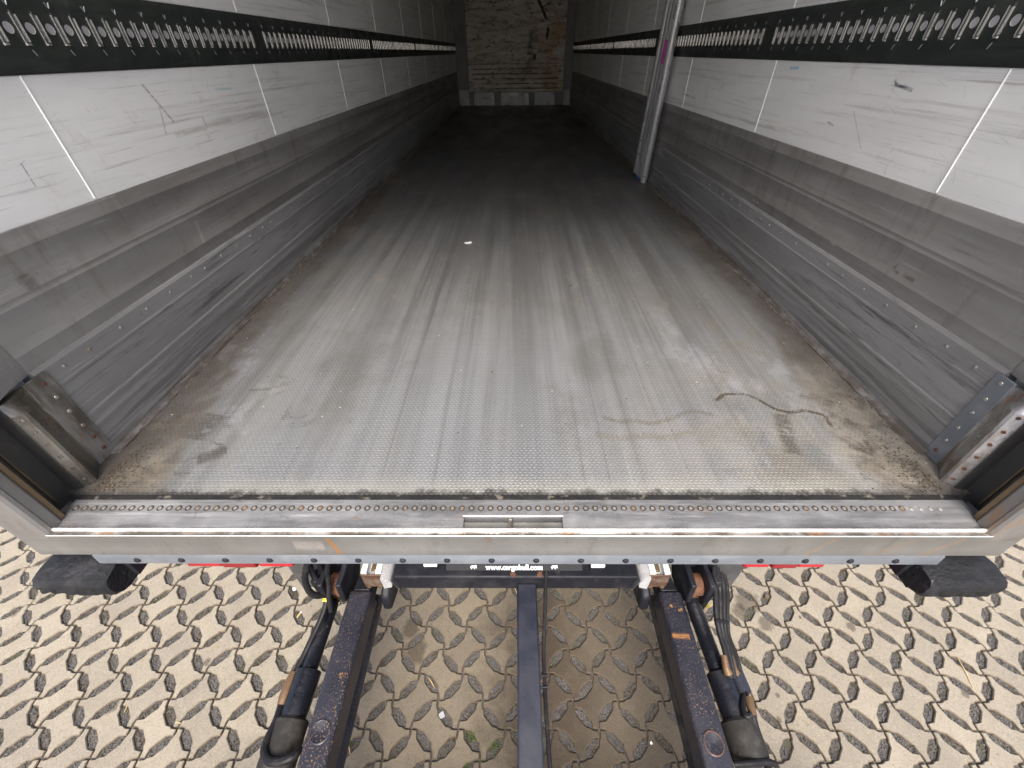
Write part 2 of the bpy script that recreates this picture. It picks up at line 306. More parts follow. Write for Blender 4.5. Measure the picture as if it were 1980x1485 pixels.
MT['rust'] = grimy('rust', (.125, .055, .028), [((.06, .03, .02), (40, 40, 40), .4, .65, .8), ((.22, .13, .065), (70, 70, 70), .6, .7, .5)], .8, 0, ((90, 90, 90), .002))
def paint_rust():
    m = Mat('black_paint_rust_specks', .38, 0, .35)
    c = m.mix(m.step(m.noise((8, 8, 8), 4, .6), .3, .7), (.012, .014, .022), (.021, .023, .033))
    c = m.mix(m.mul(m.step(m.noise((5, 2, 5), 5, .7, (3, 3, 0)), .5, .75), .6), c, (.05, .05, .058))
    blot = m.step(m.noise((4, 4, 4), 3, .6, (8, 1, 3)), .40, .62)
    sp = m.step(m.noise((170, 170, 170), 3, .6), .57, .64)
    c = m.mix(m.mul(sp, m.m1('ADD', m.mul(blot, .75), .2)), c, (.185, .11, .058))
    y, x = m.xyz()[1], m.xyz()[0]
    c = m.mix(m.mul(m.step(m.noise((11, 11, 11), 5, .7, (2, 8, 1)), .66, .72), .8), c, (.30, .16, .06))
    c = m.mix(m.mul(m.seg('XY', (.597, .056), (.665, .052), .014, .9), m.step(m.noise((25, 140, 40), 3, .6), .25, .6), .75), c, (.36, .17, .055))
    m.color(c); m.rough(m.m1('ADD', .34, m.mul(sp, .35))); m.bump(m.m1('ADD', m.noise((60, 60, 60), 4, .6), m.mul(sp, .6)), .001, .8)
    return m.m
MT['armpaint'] = paint_rust()
MT['black'] = grimy('black_chassis_paint', (.012, .013, .018), [((.035, .035, .04), (8, 8, 8), .48, .7, .7), ((.10, .085, .065), (26, 26, 26), .60, .72, .5)], .5, 0, ((50, 50, 50), .001), .25)
MT['bluebeam'] = grimy('blue_black_paint', (.017, .020, .032), [((.030, .034, .048), (9, 3, 9), .45, .72, .7), ((.25, .26, .28), (160, 160, 160), .66, .72, .5)], .45, 0, ((70, 70, 70), .0006))
MT['holder'] = Mat('black_plastic_holder', .6, 0, .25).color((.008, .009, .012)).m
MT['gloss'] = grimy('oily_black_tube', (.008, .009, .013), [((.028, .028, .033), (14, 14, 14), .5, .7, .6), ((.13, .10, .06), (40, 40, 40), .66, .73, .6)], .22, 0, ((40, 40, 40), .0015))
MT['boot'] = grimy('dusty_rubber_sleeve', (.020, .020, .019), [((.055, .050, .044), (14, 14, 14), .46, .66, .8)], .75, 0, ((60, 60, 60), .002), .25)
MT['hose'] = grimy('black_hose', (.010, .010, .012), [((.030, .029, .028), (30, 30, 30), .5, .7, .7)], .55, 0, None, .22)
MT['rubber'] = grimy('weathered_rubber_buffer', (.010, .011, .013), [((.027, .027, .030), (9, 9, 9), .44, .66, .8), ((.14, .135, .13), (30, 30, 30), .68, .74, .6)], .7, 0, ((28, 28, 28), .011), .25)
MT['alu'] = grimy('bright_aluminium', (.80, .81, .83), [((.55, .56, .58), (9, 40, 9), .5, .7, .6)], .33, .55)
MT['aluwhite'] = grimy('white_aluminium_face', (.86, .86, .86), [((.6, .59, .56), (30, 30, 30), .58, .72, .6)], .4, .2)
MT['endplate'] = grimy('rusty_end_plate', (.085, .045, .028), [((.17, .135, .105), (14, 14, 14), .46, .62, .8), ((.09, .05, .035), (40, 40, 40), .5, .66, .7)], .6, .1, ((60, 60, 60), .0015))
MT['flap'] = grimy('dark_plastic_flap', (.05, .052, .056), [((.11, .11, .115), (9, 9, 9), .45, .7, .7)], .4)
MT['red'] = Mat('red_lens', .18).color((.42, .012, .025)).m
MT['reddeep'] = Mat('deep_red_lens', .2).color((.22, .008, .015)).m
MT['white'] = Mat('white_print', .45).color((.86, .86, .86)).m
MT['tag'] = grimy('white_paper', (.82, .83, .84), [((.6, .6, .6), (60, 60, 60), .5, .7, .5)], .6)
MT['skin'] = grimy('white_outer_skin', (.82, .82, .81), [((.68, .67, .65), (2, 2, 2), .5, .7, .5)], .4)
def ply_mat():
    m = Mat('worn_front_board', .7)
    z = m.xyz()[2]; x = m.xyz()[0]
    c = m.mix(m.step(m.noise((1.5, 1, 14), 5, .7), .35, .65), (.84, .80, .74), (.66, .62, .56))
    c = m.mix(m.mul(m.step(m.noise((3, 1, 3.2), 5, .7, (5, 2, 2)), .42, .62), m.step(x, -.1, .4), .8), c, (.60, .40, .22))
    c = m.mix(m.mul(m.step(m.noise((2.2, 1, 4), 6, .75, (4, 0, 1)), .42, .62), .35), c, (.36, .33, .29))
    c = m.mix(m.mul(m.step(m.noise((4, 1, 18), 6, .78, (2, 0, 1)), .49, .64), .7), c, (.12, .105, .095))
    c = m.mix(m.mul(m.seg('XZ', (.30, 1.75), (.36, 2.6), .11, .9), m.step(m.noise((8, 1, 14), 6, .75, (5, 0, 1)), .38, .58), .85), c, (.06, .055, .052))
    c = m.mix(m.mul(m.step(m.noise((7, 1, 9), 6, .75, (7, 0, 1)), .57, .66), .9), c, (.05, .045, .042))
    c = m.mix(m.mul(m.step(m.noise((6, 1, 40), 6, .75, (3, 0, 5)), .60, .70), m.step(z, 1.5, 2.3, 1, .3), .8), c, (.70, .66, .60))
    # rows of pallet scrapes near the bottom
    for k in range(6):
        f = m.mul(m.seg('XZ', (-.95, 1.60+.085*k), (1.0, 1.60+.085*k+.01), .016, .6), m.step(m.noise((2.4, 1, 9), 5, .7, (k*3., 0, k)), .38, .58), .85)
        c = m.mix(f, c, (.045, .04, .04))
    m.color(c); m.bump(m.noise((5, 1, 30), 5, .7), .004, .8)
    return m.m
MT['ply'] = ply_mat()
MT['frontcol'] = grimy('grey_front_column', (.20, .205, .215), [((.12, .12, .12), (5, 5, 2), .45, .7, .7)], .5, .2)
MT['frontalu'] = grimy('front_kick_panel', (.36, .37, .38), [((.14, .14, .14), (6, 6, 12), .48, .68, .8)], .45, .3)
MT['tape'] = Mat('black_tape', .5).color((.02, .018, .018)).m
MT['pole'] = grimy('dull_aluminium_tube', (.55, .56, .57), [((.36, .37, .38), (40, 40, 3), .48, .68, .7), ((.2, .2, .2), (60, 60, 14), .66, .72, .6)], .38, .6)
MT['pole_dull'] = grimy('darker_aluminium_tube', (.40, .41, .43), [((.22, .225, .235), (40, 40, 3), .44, .66, .8)], .45, .5)  # darker tone that sets the middle bars apart
MT['pink'] = grimy('magenta_label', (.42, .06, .30), [((.2, .03, .14), (90, 90, 60), .58, .64, .8)], .5)
MT['blue'] = Mat('blue_cap', .5).color((.03, .06, .22)).m
MT['yellow'] = Mat('yellow_tie', .5).color((.75, .62, .03)).m
MT['brass'] = grimy('rusty_fitting', (.15, .095, .05), [((.12, .07, .04), (50, 50, 50), .45, .65, .8)], .55, .4)
def paver_mat(name='sandy_concrete_paver', rim=0.):
    m = Mat(name, .85, 0, .3)
    oi = m.n('ShaderNodeObjectInfo').outputs['Random']
    x, y = m.xyz()[0], m.xyz()[1]
    c = m.mix(m.step(m.noise((5, 5, 5), 5, .65), .3, .72), (.305, .274, .212), (.240, .215, .166))
    c = m.mix(m.mul(oi, .5), c, (.17, .153, .128))
    c = m.mix(m.mul(m.step(m.noise((240, 240, 240), 3, .7), .52, .68), .65), c, (.095, .083, .066))
    c = m.mix(m.mul(m.step(m.noise((200, 200, 200), 3, .7, (7, 7, 7)), .58, .70), .5), c, (.38, .35, .29))
    c = m.mix(m.mul(m.step(m.noise((9, 9, 9), 5, .7, (3, 7, 1)), .58, .74), .5), c, (.29, .23, .145))
    # wet soil and drippings, with the platform's shade painted in between the arms
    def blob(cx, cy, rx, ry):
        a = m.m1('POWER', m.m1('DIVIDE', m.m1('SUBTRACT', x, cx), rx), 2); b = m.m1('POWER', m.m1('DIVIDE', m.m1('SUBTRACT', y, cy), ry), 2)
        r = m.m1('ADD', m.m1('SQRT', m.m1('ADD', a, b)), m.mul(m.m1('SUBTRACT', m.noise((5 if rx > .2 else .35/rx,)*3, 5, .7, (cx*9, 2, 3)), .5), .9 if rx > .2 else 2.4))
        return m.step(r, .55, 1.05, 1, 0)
    c = m.mix(m.mul(m.step(m.noise((95, 95, 95), 5, .8, (2, 9, 1)), .50, .68), .6), c, (.125, .108, .082))
    c = m.mix(m.mul(m.step(m.noise((80, 80, 80), 5, .8, (6, 9, 1)), .54, .70), .5), c, (.40, .365, .29))
    c = m.mix(m.mul(m.step(m.noise((38, 38, 38), 5, .8, (9, 9, 1)), .60, .68), .7), c, (.085, .075, .062))
    c = m.mix(m.mul(m.step(m.noise((26, 26, 26), 4, .7, (3, 1, 1)), .64, .72), .6), c, (.16, .145, .125))
    c = m.mix(m.mul(m.step(m.noise((14, 14, 14), 6, .75, (8, 1, 1)), .50, .72), .45), c, (.22, .19, .15))
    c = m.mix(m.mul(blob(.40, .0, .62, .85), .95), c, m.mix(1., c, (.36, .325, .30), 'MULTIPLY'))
    c = m.mix(m.mul(blob(-.25, .0, .70, .85), .9), c, m.mix(1., c, (.62, .585, .55), 'MULTIPLY'))  # weaker tint, shade around the lift put into the paver colour
    for (px, py, rr) in ((1447, 1165, .05), (1480, 1205, .03), (1432, 1185, .03), (795, 1215, .035), (805, 1260, .04), (1645, 1213, .014), (1547, 1194, .006), (1506, 1392, .009), (1534, 1388, .007), (1504, 1344, .008), (1866, 1341, .012), (24, 1184, .02), (217, 1368, .02), (1737, 1290, .01), (300, 1280, .012), (400, 1280, .012)):
        p = at_z(px, py, 0); c = m.mix(m.mul(blob(p.x, p.y, rr*1.5, rr*1.7), .75), c, m.mix(1., c, (.32, .30, .29), 'MULTIPLY'))
    if rim: c = m.mix(m.mul(m.step(m.noise((30, 30, 30), 4, .7, (5, 5, 1)), .25, .6, .5, 1), rim), c, (.115, .088, .058))
    m.color(c)
    m.bump(m.m1('ADD', m.noise((260, 260, 260), 3, .6), m.mul(m.noise((60, 60, 60), 4, .6), .5)), .0016, .9)
    return m.m
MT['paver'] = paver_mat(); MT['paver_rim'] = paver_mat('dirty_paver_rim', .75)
MT['gravel'] = grimy('dark_chippings', (.15, .15, .155), [((.05, .05, .055), (160, 160, 160), .42, .6, .9), ((.42, .42, .42), (210, 210, 210), .60, .68, .85), ((.06, .046, .022), (7, 7, 7), .50, .62, .85), ((.03, .03, .03), (11, 11, 11), .55, .66, .7)], .7, 0, ((200, 200, 200), .004))
MT['bed'] = grimy('joint_sand', (.075, .066, .055), [((.12, .12, .12), (120, 120, 120), .5, .65, .8), ((.05, .052, .02), (7, 7, 7), .54, .66, .7)], .9, 0, ((150, 150, 150), .003))
MT['yard'] = grimy('yard_concrete', (.30, .27, .22), [((.22, .2, .165), (.8, .8, .8), .4, .7, .7), ((.2, .18, .15), (6, 6, 6), .55, .75, .5)], .9)
MT['grass'] = grimy('moss_green_grass', (.075, .13, .025), [((.20, .17, .05), (60, 60, 60), .5, .65, .8)], .7)
MT['straw'] = Mat('dry_straw', .6).color((.55, .38, .16)).m
MT['tyre'] = Mat('tyre_rubber', .8).color((.02, .02, .02)).m

# ------------------------------------------------------------------ mesh helpers
class MB:
    def __init__(s): s.v = []; s.f = []; s.mi = []
    def add(s, vs, fs, mi=0):
        o = len(s.v); s.v += [tuple(p) for p in vs]; s.f += [tuple(i + o for i in f) for f in fs]; s.mi += [mi]*len(fs); return s
    def box(s, x0, x1, y0, y1, z0, z1, mi=0):
        return s.add([(x0,y0,z0),(x1,y0,z0),(x1,y1,z0),(x0,y1,z0),(x0,y0,z1),(x1,y0,z1),(x1,y1,z1),(x0,y1,z1)],
                     [(3,2,1,0),(4,5,6,7),(0,1,5,4),(1,2,6,5),(2,3,7,6),(3,0,4,7)], mi)
    def prism(s, prof, axis, a, b, cap=True, mi=0, closed=True):
        """prof: 2D points in the two other axes (xyz order), extruded along axis"""
        n = len(prof); k = 'xyz'.index(axis); vs = []
        for q in (a, b):
            for p in prof: l = list(p); l.insert(k, q); vs.append(l)
        fs = [(i, (i+1) % n, (i+1) % n + n, i + n) for i in range(n if closed else n-1)]
        if cap: fs += [tuple(range(n-1, -1, -1)), tuple(range(n, 2*n))]
        return s.add(vs, fs, mi)
    def tube(s, pts, r, seg=10, mi=0, cap=True):
        P = [Vector(p) for p in pts]; n = len(P); rr = r if isinstance(r, (list, tuple)) else [r]*n
        vs = []; up = None
        for i in range(n):
            t = (P[min(i+1, n-1)] - P[max(i-1, 0)])
            if t.length < 1e-9: t = Vector((0, 1, 0))
            t.normalize()
            if up is None:
                up = Vector((0, 0, 1)) if abs(t.z) < .9 else Vector((1, 0, 0))
            up = (up - t*up.dot(t)).normalized(); sd_ = t.cross(up)
            for j in range(seg):
                a = 2*math.pi*j/seg; vs.append(P[i] + (up*math.cos(a) + sd_*math.sin(a))*rr[i])
        fs = []
        for i in range(n-1):
            for j in range(seg): fs.append((i*seg+j, i*seg+(j+1) % seg, (i+1)*seg+(j+1) % seg, (i+1)*seg+j))
        if cap: fs += [tuple(range(seg-1, -1, -1)), tuple(range((n-1)*seg, n*seg))]
        return s.add(vs, fs, mi)
    def lathe(s, c, axis, prof, seg=16, mi=0):
        """prof: (distance along axis, radius)"""
        A = Vector(axis).normalized(); U = A.orthogonal().normalized(); W = A.cross(U); c = Vector(c); vs = []
        for d, r in prof:
            for j in range(seg):
                a = 2*math.pi*j/seg; vs.append(c + A*d + (U*math.cos(a) + W*math.sin(a))*max(r, 1e-5))
        fs = []
        for i in range(len(prof)-1):
            for j in range(seg): fs.append((i*seg+j, i*seg+(j+1) % seg, (i+1)*seg+(j+1) % seg, (i+1)*seg+j))
        fs += [tuple(range(seg-1, -1, -1)), tuple(range((len(prof)-1)*seg, len(prof)*seg))]
        return s.add(vs, fs, mi)
    def mesh(s, name, mats, smooth=True, ang=35, fix=True):
        me = bpy.data.meshes.new(name); me.from_pydata(s.v, [], s.f)
        for m in (mats if isinstance(mats, (list, tuple)) else [mats]): me.materials.append(MT[m])
        me.polygons.foreach_set('material_index', s.mi)
        if fix:
            bm = bmesh.new(); bm.from_mesh(me); bmesh.ops.recalc_face_normals(bm, faces=bm.faces); bm.to_mesh(me); bm.free()
        if smooth:
            me.polygons.foreach_set('use_smooth', [True]*len(me.polygons)); me.set_sharp_from_angle(angle=R(ang))
        me.update(); return me
    def build(s, name, mats, parent=None, bev=0, **k):
        return place(name, s.mesh(name, mats, **k), parent, bev=bev)
def place(name, me, parent=None, loc=None, rot=None, bev=0, scale=None):
    o = bpy.data.objects.new(name, me); col.objects.link(o)
    if parent: o.parent = parent
    if loc is not None: o.location = loc
    if rot is not None: o.rotation_euler = rot
    if scale is not None: o.scale = scale
    if bev:
        b = o.modifiers.new('bevel', 'BEVEL'); b.width = bev; b.segments = 2; b.limit_method = 'ANGLE'; b.angle_limit = R(40)
    return o
def tag(o, label, cat, group=None, kind=None):
    if label: o['label'] = label
    if cat: o['category'] = cat
    if group: o['group'] = group
    if kind: o['kind'] = kind
    return o
def empty(name, loc=(0, 0, 0)):
    o = bpy.data.objects.new(name, None); col.objects.link(o); o.location = loc; o.empty_display_size = .2; return o
def smooth_path(pts, n=8):
    P = [Vector(p) for p in pts]; out = []
    for i in range(len(P)-1):
        p0 = P[max(i-1, 0)]; p1 = P[i]; p2 = P[i+1]; p3 = P[min(i+2, len(P)-1)]
        for k in range(n):
            t = k/n
            out.append(.5*((2*p1) + (p2-p0)*t + (2*p0-5*p1+4*p2-p3)*t*t + (3*p1-p0-3*p2+p3)*t**3))
    out.append(P[-1]); return out

# ------------------------------------------------------------------ ground and paving
S = .20; H = S/2                       # crossing lattice of the bone shaped pavers
pa = at_z(980+790*.2525, 1110+575*.2525, 0); XA, YA = pa.x, pa.y     # one crossing of the first kind
ground = MB().add([(-400,-400,-.06),(400,-400,-.06),(400,400,-.06),(-400,400,-.06)], [(0,1,2,3)]).build('ground', 'yard', smooth=False, fix=False)
tag(ground, None, None, kind='structure')
paving = MB().add([(-7,-5,-.012),(7,-5,-.012),(7,9,-.012),(-7,9,-.012)], [(0,1,2,3)]).build('paving', 'bed', smooth=False, fix=False)
tag(paving, None, None, kind='structure')
apron = MB()
for (x0, x1, y0, y1) in ((-60, -7, -60, 60), (7, 60, -60, 60), (-7, 7, -60, -5), (-7, 7, 9, 60)): apron.box(x0, x1, y0, y1, -.05, -.004)
tag(apron.build('yard', 'yard', smooth=False), None, None, kind='structure')
def edge_geo(A, B):
    A = Vector(A); B = Vector(B); sx = 1 if B.x > A.x else -1; sy = 1 if B.y > A.y else -1
    e = Vector((sx, sy)).normalized()
    if sx*sy < 0: a = Vector((0, sy)); b = Vector((sx, 0))
    else: a = Vector((sx, 0)); b = Vector((0, sy))
    n = (A + a*H - (A+B)/2).normalized(); Mp = (A+B)/2 + n*.015
    return A, B, a, b, e, n, Mp
def edge_pts(A, B, ctr, ex):
    """boundary of one paver along the joint from A (first kind) to B (second kind); ctr = its centre"""
    A, B, a, b, e, n, Mp = edge_geo(A, B); g = .0026 + ex; hw = .0172 + ex
    C = [(A + a*.013, a, g), (A + a*.024 + e*.002, (a+e).normalized(), g), (Mp - e*.0425, e, g+.0035), (Mp - e*.027, e, hw), (Mp + e*.027, e, hw),
         (Mp + e*.0425, e, g+.0035), (B - b*.024 - e*.002, (b+e).normalized(), g), (B - b*.013, b, g)]
    out = []
    for p, t, q in C:
        pr = Vector((-t.y, t.x))
        if pr.dot(ctr - (A+B)/2) < 0: pr = -pr
        out.append(p + pr*q)
    return out
def paver_outline(first, ex):
    """first: north corner is a crossing of the first kind; local coordinates round the centre"""
    N, E, Sx, W = Vector((0, H)), Vector((H, 0)), Vector((0, -H)), Vector((-H, 0)); z0 = Vector((0, 0)); out = []
    for P, Q in ((N, E), (E, Sx), (Sx, W), (W, N)):
        Pfirst = (P in (N, Sx)) == first
        pts = edge_pts(P, Q, z0, ex) if Pfirst else edge_pts(Q, P, z0, ex)[::-1]
        out += pts
    # corner points sit between the last point of one side and the first of the next
    res = []
    for k in range(4):
        seg = out[k*8:(k+1)*8]; res += seg
        a = seg[-1]; b = out[((k+1) % 4)*8]; cor = (N, E, Sx, W)[(k+1) % 4]
        mid = (a+b)/2; res.append(cor*(1 - .10) + mid*.10 if False else mid + (cor - mid)*.45)
    return res
def paver_mesh(first):
    o = paver_outline(first, 0); i = paver_outline(first, .0035); n = len(o)
    vs = [(p.x, p.y, 0) for p in i] + [(p.x, p.y, -.004) for p in o] + [(p.x, p.y, -.05) for p in o]
    fs = [tuple(range(n-1, -1, -1))] + [(k, (k+1) % n, n+(k+1) % n, n+k) for k in range(n)] + [(n+k, n+(k+1) % n, 2*n+(k+1) % n, 2*n+k) for k in range(n)]
    m = MB(); m.add(vs, fs); m.mi = [0] + [1]*(2*n); return m
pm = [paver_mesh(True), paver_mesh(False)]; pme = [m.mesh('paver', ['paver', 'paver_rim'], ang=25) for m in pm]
def project(p):
    d = Vector(p) - CAM; zc = d.dot(c0.normalized())
    if zc <= .05: return None
    return 990 + FPX*d.dot(cr)/zc, 742.5 - FPX*d.dot(cu)/zc
cells = []
for j in range(-50, 60):
    for i in range(-40, 40):
        N = (XA + S*i + (H if j % 2 else 0), YA + H*j); first = (j % 2 == 0); c = Vector((N[0], N[1]-H, 0))
        if abs(c.x) > 6.8 or c.y < -4.8 or c.y > 8.8: continue
        q = project(c); vis = q is not None and -70 < q[0] < 2050 and 1000 < q[1] < 1560
        cells.append((c, first, vis))
vis = sorted([c for c in cells if c[2]], key=lambda c: (c[0]-CAM).length)[:300]
visset = set(id(c) for c in vis); rest = MB()
for c in cells:
    p, first, _ = c; jz = random.uniform(-.0022, .0012); rot = (random.uniform(-.008, .008), random.uniform(-.008, .008), random.uniform(-.008, .008))
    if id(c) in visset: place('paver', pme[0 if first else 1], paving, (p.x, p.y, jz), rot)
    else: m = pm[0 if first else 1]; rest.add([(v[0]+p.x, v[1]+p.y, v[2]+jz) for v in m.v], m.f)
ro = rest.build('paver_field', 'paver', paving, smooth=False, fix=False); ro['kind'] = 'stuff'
# chippings in the openings that show
gv, gf = [], []
oct_v = np.array([(1,0,0),(-1,0,0),(0,1,0),(0,-1,0),(0,0,1),(0,0,-1)], float)
oct_f = [(0,2,4),(2,1,4),(1,3,4),(3,0,4),(2,0,5),(1,2,5),(3,1,5),(0,3,5)]
holes = []
for j in range(-16, 30, 2):
    for i in range(-22, 22):
        A = Vector((XA + S*i, YA + H*j))
        for sx in (-1, 1):
            for sy in (-1, 1):
                g = edge_geo(A, A + Vector((sx*H, sy*H))); q = project((g[6].x, g[6].y, 0))
                if q and -40 < q[0] < 2020 and 1000 < q[1] < 1530: holes.append((g[6], g[4], q))
for Mp, e, q in holes:
    nn = Vector((-e.y, e.x)); cnt = random.randint(44, 64)
    for _ in range(cnt):
        a = random.uniform(-.040, .040); hw = .0165 if abs(a) < .027 else .0165*(1-(abs(a)-.027)/.019)
        b = random.uniform(-hw, hw); p = Mp + e*a + nn*b; r = random.uniform(.0016, .0042)
        rot = Matrix.Rotation(random.uniform(0, 6.28), 3, Vector(rng.normal(size=3)).normalized())
        o = len(gv)
        for vv in oct_v*rng.uniform(.6, 1.25, (6, 1)): z = rot @ Vector(vv*r); gv.append((p.x+z.x, p.y+z.y, -.0105+z.z+random.uniform(0, .003)))
        gf += [tuple(k+o for k in f) for f in oct_f]
m = MB(); m.v = gv; m.f = gf; m.mi = [0]*len(gf)
tag(m.build('gravel', 'gravel', smooth=False, fix=False), 'dark grey stone chippings filling the openings between the pavers', 'gravel', kind='stuff')

# ------------------------------------------------------------------ the trailer
T = empty('box_trailer'); tag(T, 'empty white box trailer with open rear, aluminium floor and black tail lift arms', 'trailer')
Y1 = 10.47; XW = 1.235; RZ = FZ + 2.62
def mx(side, prof): return [(side*p[0], *p[1:]) for p in prof]
# floor
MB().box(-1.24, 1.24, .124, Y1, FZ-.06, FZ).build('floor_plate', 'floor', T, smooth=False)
MB().box(-1.19, 1.19, .106, .1235, FZ-.05, FZ-.0035).build('seal_strip', 'seal', T, smooth=False)
MB().box(-1.30, 1.30, -.01, Y1+.12, RZ, RZ+.09).build('roof', 'skin', T, smooth=False)
jl = [.722 + 1.1755*k for k in range(-1, 9)]; jr = [.740 + 1.166*k for k in range(-1, 9)]
riv = MB().lathe((0, 0, 0), (1, 0, 0), [(-.001, .0052), (.0012, .0048), (.0024, .003), (.0028, .0005)], 10).mesh('rivet', 'rivet')
for side, js, wm, gm in ((-1, jl, 'whiteL', 'greyL'), (1, jr, 'whiteR', 'greyR')):
    core = MB(); core.box(side*1.262, side*1.30, .062, Y1+.1, FZ-.09, RZ) if side > 0 else core.box(-1.30, -1.262, .062, Y1+.1, FZ-.09, RZ)
    wall = core.build('side_wall', 'skin', T, smooth=False)
    ys = [.262] + [j for j in js if .3 < j < Y1-.1] + [Y1]
    for a, b in zip(ys[:-1], ys[1:]):
        for z0, z1 in ((.600, .893), (1.0715, 2.615)):
            bx = MB().box(min(side*XW, side*1.261), max(side*XW, side*1.261), a+.0015, b-.0015, FZ+z0, FZ+z1)
            bx.build('white_panel', wm, wall, smooth=False, bev=.001)
    for j in ys[1:-1]:
        for z0, z1 in ((.604, .892), (1.074, 2.61)):
            wdt = random.uniform(.0021, .0029)
            prof = mx(side, [(XW+.004, j-wdt), (XW-.0015, j-wdt*.7), (XW-.0028, j), (XW-.0015, j+wdt*.7), (XW+.004, j+wdt)])
            MB().prism(prof, 'z', FZ+z0, FZ+z1).build('sealant_bead', 'bead', wall)
    # grey lower panels, lengths of about three metres with raised lines
    gy = [.262, 2.47, 4.82, 7.17, Y1] if side < 0 else [.262, 1.66, 4.0, 6.35, 8.7, Y1]
    for a, b in zip(gy[:-1], gy[1:]):
        pr = [(1.262, .600), (XW-.004, .600), (XW-.005, .597)]
        for zc in (.560, .470, .452, .352): pr += [(XW-.005, zc+.0035), (XW-.0061, zc+.0015), (XW-.0061, zc-.0015), (XW-.005, zc-.0035)]
        pr += [(XW-.005, .296), (1.262, .296)]
        MB().prism([(side*x, FZ+z) for x, z in pr], 'y', a+.001, b-.001).build('grey_panel', gm, wall, ang=30)
        if b < Y1-.1:
            for z in (.33, .58):
                for dy in (-.02, .02): place('rivet', riv, wall, (side*(XW-.005), b+dy, FZ+z), (0, 0, math.pi if side > 0 else 0))
    # kick plate: one extruded profile
    pr = [(1.262, .312), (XW-.002, .312), (XW-.010, .309), (XW-.016, .301), (XW-.0165, .252), (XW-.0182, .249), (XW-.0182, .243), (XW-.0165, .240), (XW-.0155, .140),
          (XW-.0185, .135), (XW-.0192, .128), (XW-.0180, .121), (XW-.0178, .106), (XW-.0195, .101), (XW-.0198, .094), (XW-.0188, .088), (XW-.020, .034), (XW-.026, .014), (XW-.038, .0012), (1.262, .0012)]
    kp = MB().prism([(side*x, FZ+z) for x, z in pr], 'y', .262, Y1).build('kick_plate', 'kick', T, ang=25)
    y = .33; k = 0
    while y < 6.2:
        yy = y + random.uniform(-.006, .006)
        place('rivet', riv, kp, (side*(XW-.0162), yy, FZ+.279+random.uniform(-.003, .003)), (0, 0, math.pi if side > 0 else 0), scale=(1.1, 1.1, 1.1))
        y += .118 if k % 5 else .09; k += 1
    # lower weld seam along the floor, ragged
    sm = MB(); pts = [(side*(XW-.040 - random.uniform(-.004, .005)), yq, FZ+.0015) for yq in np.arange(.27, 5., .02)]
    sm.tube(pts, [random.uniform(.0008, .0034) for _ in pts], 6); sm.build('weld_seam', 'post', kp)
    # track rail in lengths, with slots and round openings
    PIT_B = .0577; gap = 2.006 if side < 0 else 2.042
    bounds = [gap + 1.977*k for k in range(-1, 6)]
    # one slot: raised flange, recess and bright edge strips
    bmsh = MB()
    bmsh.prism([(.0005, -.0088), (.0030, -.0082), (.0034, -.0070), (.0005, -.0062)], 'z', -.029, .029, mi=0)
    bmsh.box(.0004, .0010, -.0062, .0020, -.029, .029, mi=1)
    bmsh.prism([(.0005, .0020), (.0034, .0026), (.0044, .0048), (.0034, .0072), (.0005, .0078)], 'z', -.027, .026, mi=0)
    bmsh.prism([(.0004, .0084), (.0030, .005), (.0030, -.006), (.0004, -.0092)], 'z', -.0335, -.029, mi=0)
    bmsh.prism([(.0004, .0084), (.0030, .005), (.0030, -.003), (.0004, -.0050)], 'z', .0262, .0335, mi=2)
    bme = bmsh.mesh('slot_bar', ['galv', 'slotdark', 'rail'], ang=25)
    dme = MB().lathe((0, 0, 0), (1, 0, 0), [(.0002, .0118), (.0010, .0118), (.0011, .0110), (.0004, .0105), (.0004, .0002)], 14).mesh('round_opening', ['foam'])
    far = MB(); cnt = 0
    xs = side*(XW-.010)
    for a, b in zip(bounds[:-1], bounds[1:]):
        a2 = max(a, .262)+.0015; b2 = min(b, Y1)-.0015
        pr = [(1.262, .8935), (XW-.003, .8935), (XW-.006, .900), (XW-.010, .912), (XW-.010, 1.052), (XW-.006, 1.064), (XW-.003, 1.0705), (1.262, 1.0705)]
        rail = MB().prism([(side*x, FZ+z) for x, z in pr], 'y', a2, b2).build('track_rail', 'rail', T, ang=20)
        marks = MB()
        n = 33
        for k in range(n):
            y = a + .0655 + PIT_B*k
            if y < a2+.02 or y > b2-.02: continue
            zc = FZ + .984
            rz = 0 if side < 0 else math.pi
            if cnt < 118:
                place('slot_bar', bme, rail, (xs, y, zc), (0, 0, rz)); cnt += 1
                if k < n-1: place('round_opening', dme, rail, (xs, y+PIT_B/2, zc), (0, 0, rz))
            else:
                far.add([(xs + (v[0] if side < 0 else -v[0]), y+v[1], zc+v[2]) for v in bmsh.v], bmsh.f, 0); far.mi[-len(bmsh.mi):] = bmsh.mi
            if k % 2 == 0 and y < 4.2:
                for zz, hh in ((FZ+1.032, .007), (FZ+.936, -.007)):
                    o = .006
                    for s2 in (-1, 1):
                        q0 = (y+s2*o, zz+hh*.9); q1 = (y, zz-hh*.9)
                        if zz < FZ+.95 and s2 < 0: continue
                        p0, p1 = xs, xs - side*.0018
                        marks.add([(p0, q0[0]-.0012, q0[1]), (p0, q0[0]+.0012, q0[1]), (p1, q0[0], q0[1]), (p0, q1[0]-.0012, q1[1]), (p0, q1[0]+.0012, q1[1]), (p1, q1[0], q1[1])], [(0, 2, 5, 3), (2, 1, 4, 5), (0, 1, 2), (3, 5, 4)])
        if marks.v: o = marks.build('punch_marks', 'slotdark', rail, smooth=False); o['kind'] = 'stuff'
    if far.v: o = far.build('slot_row', ['galv', 'slotdark', 'rail'], T, smooth=False); o['kind'] = 'stuff'
cv, cf = [], []
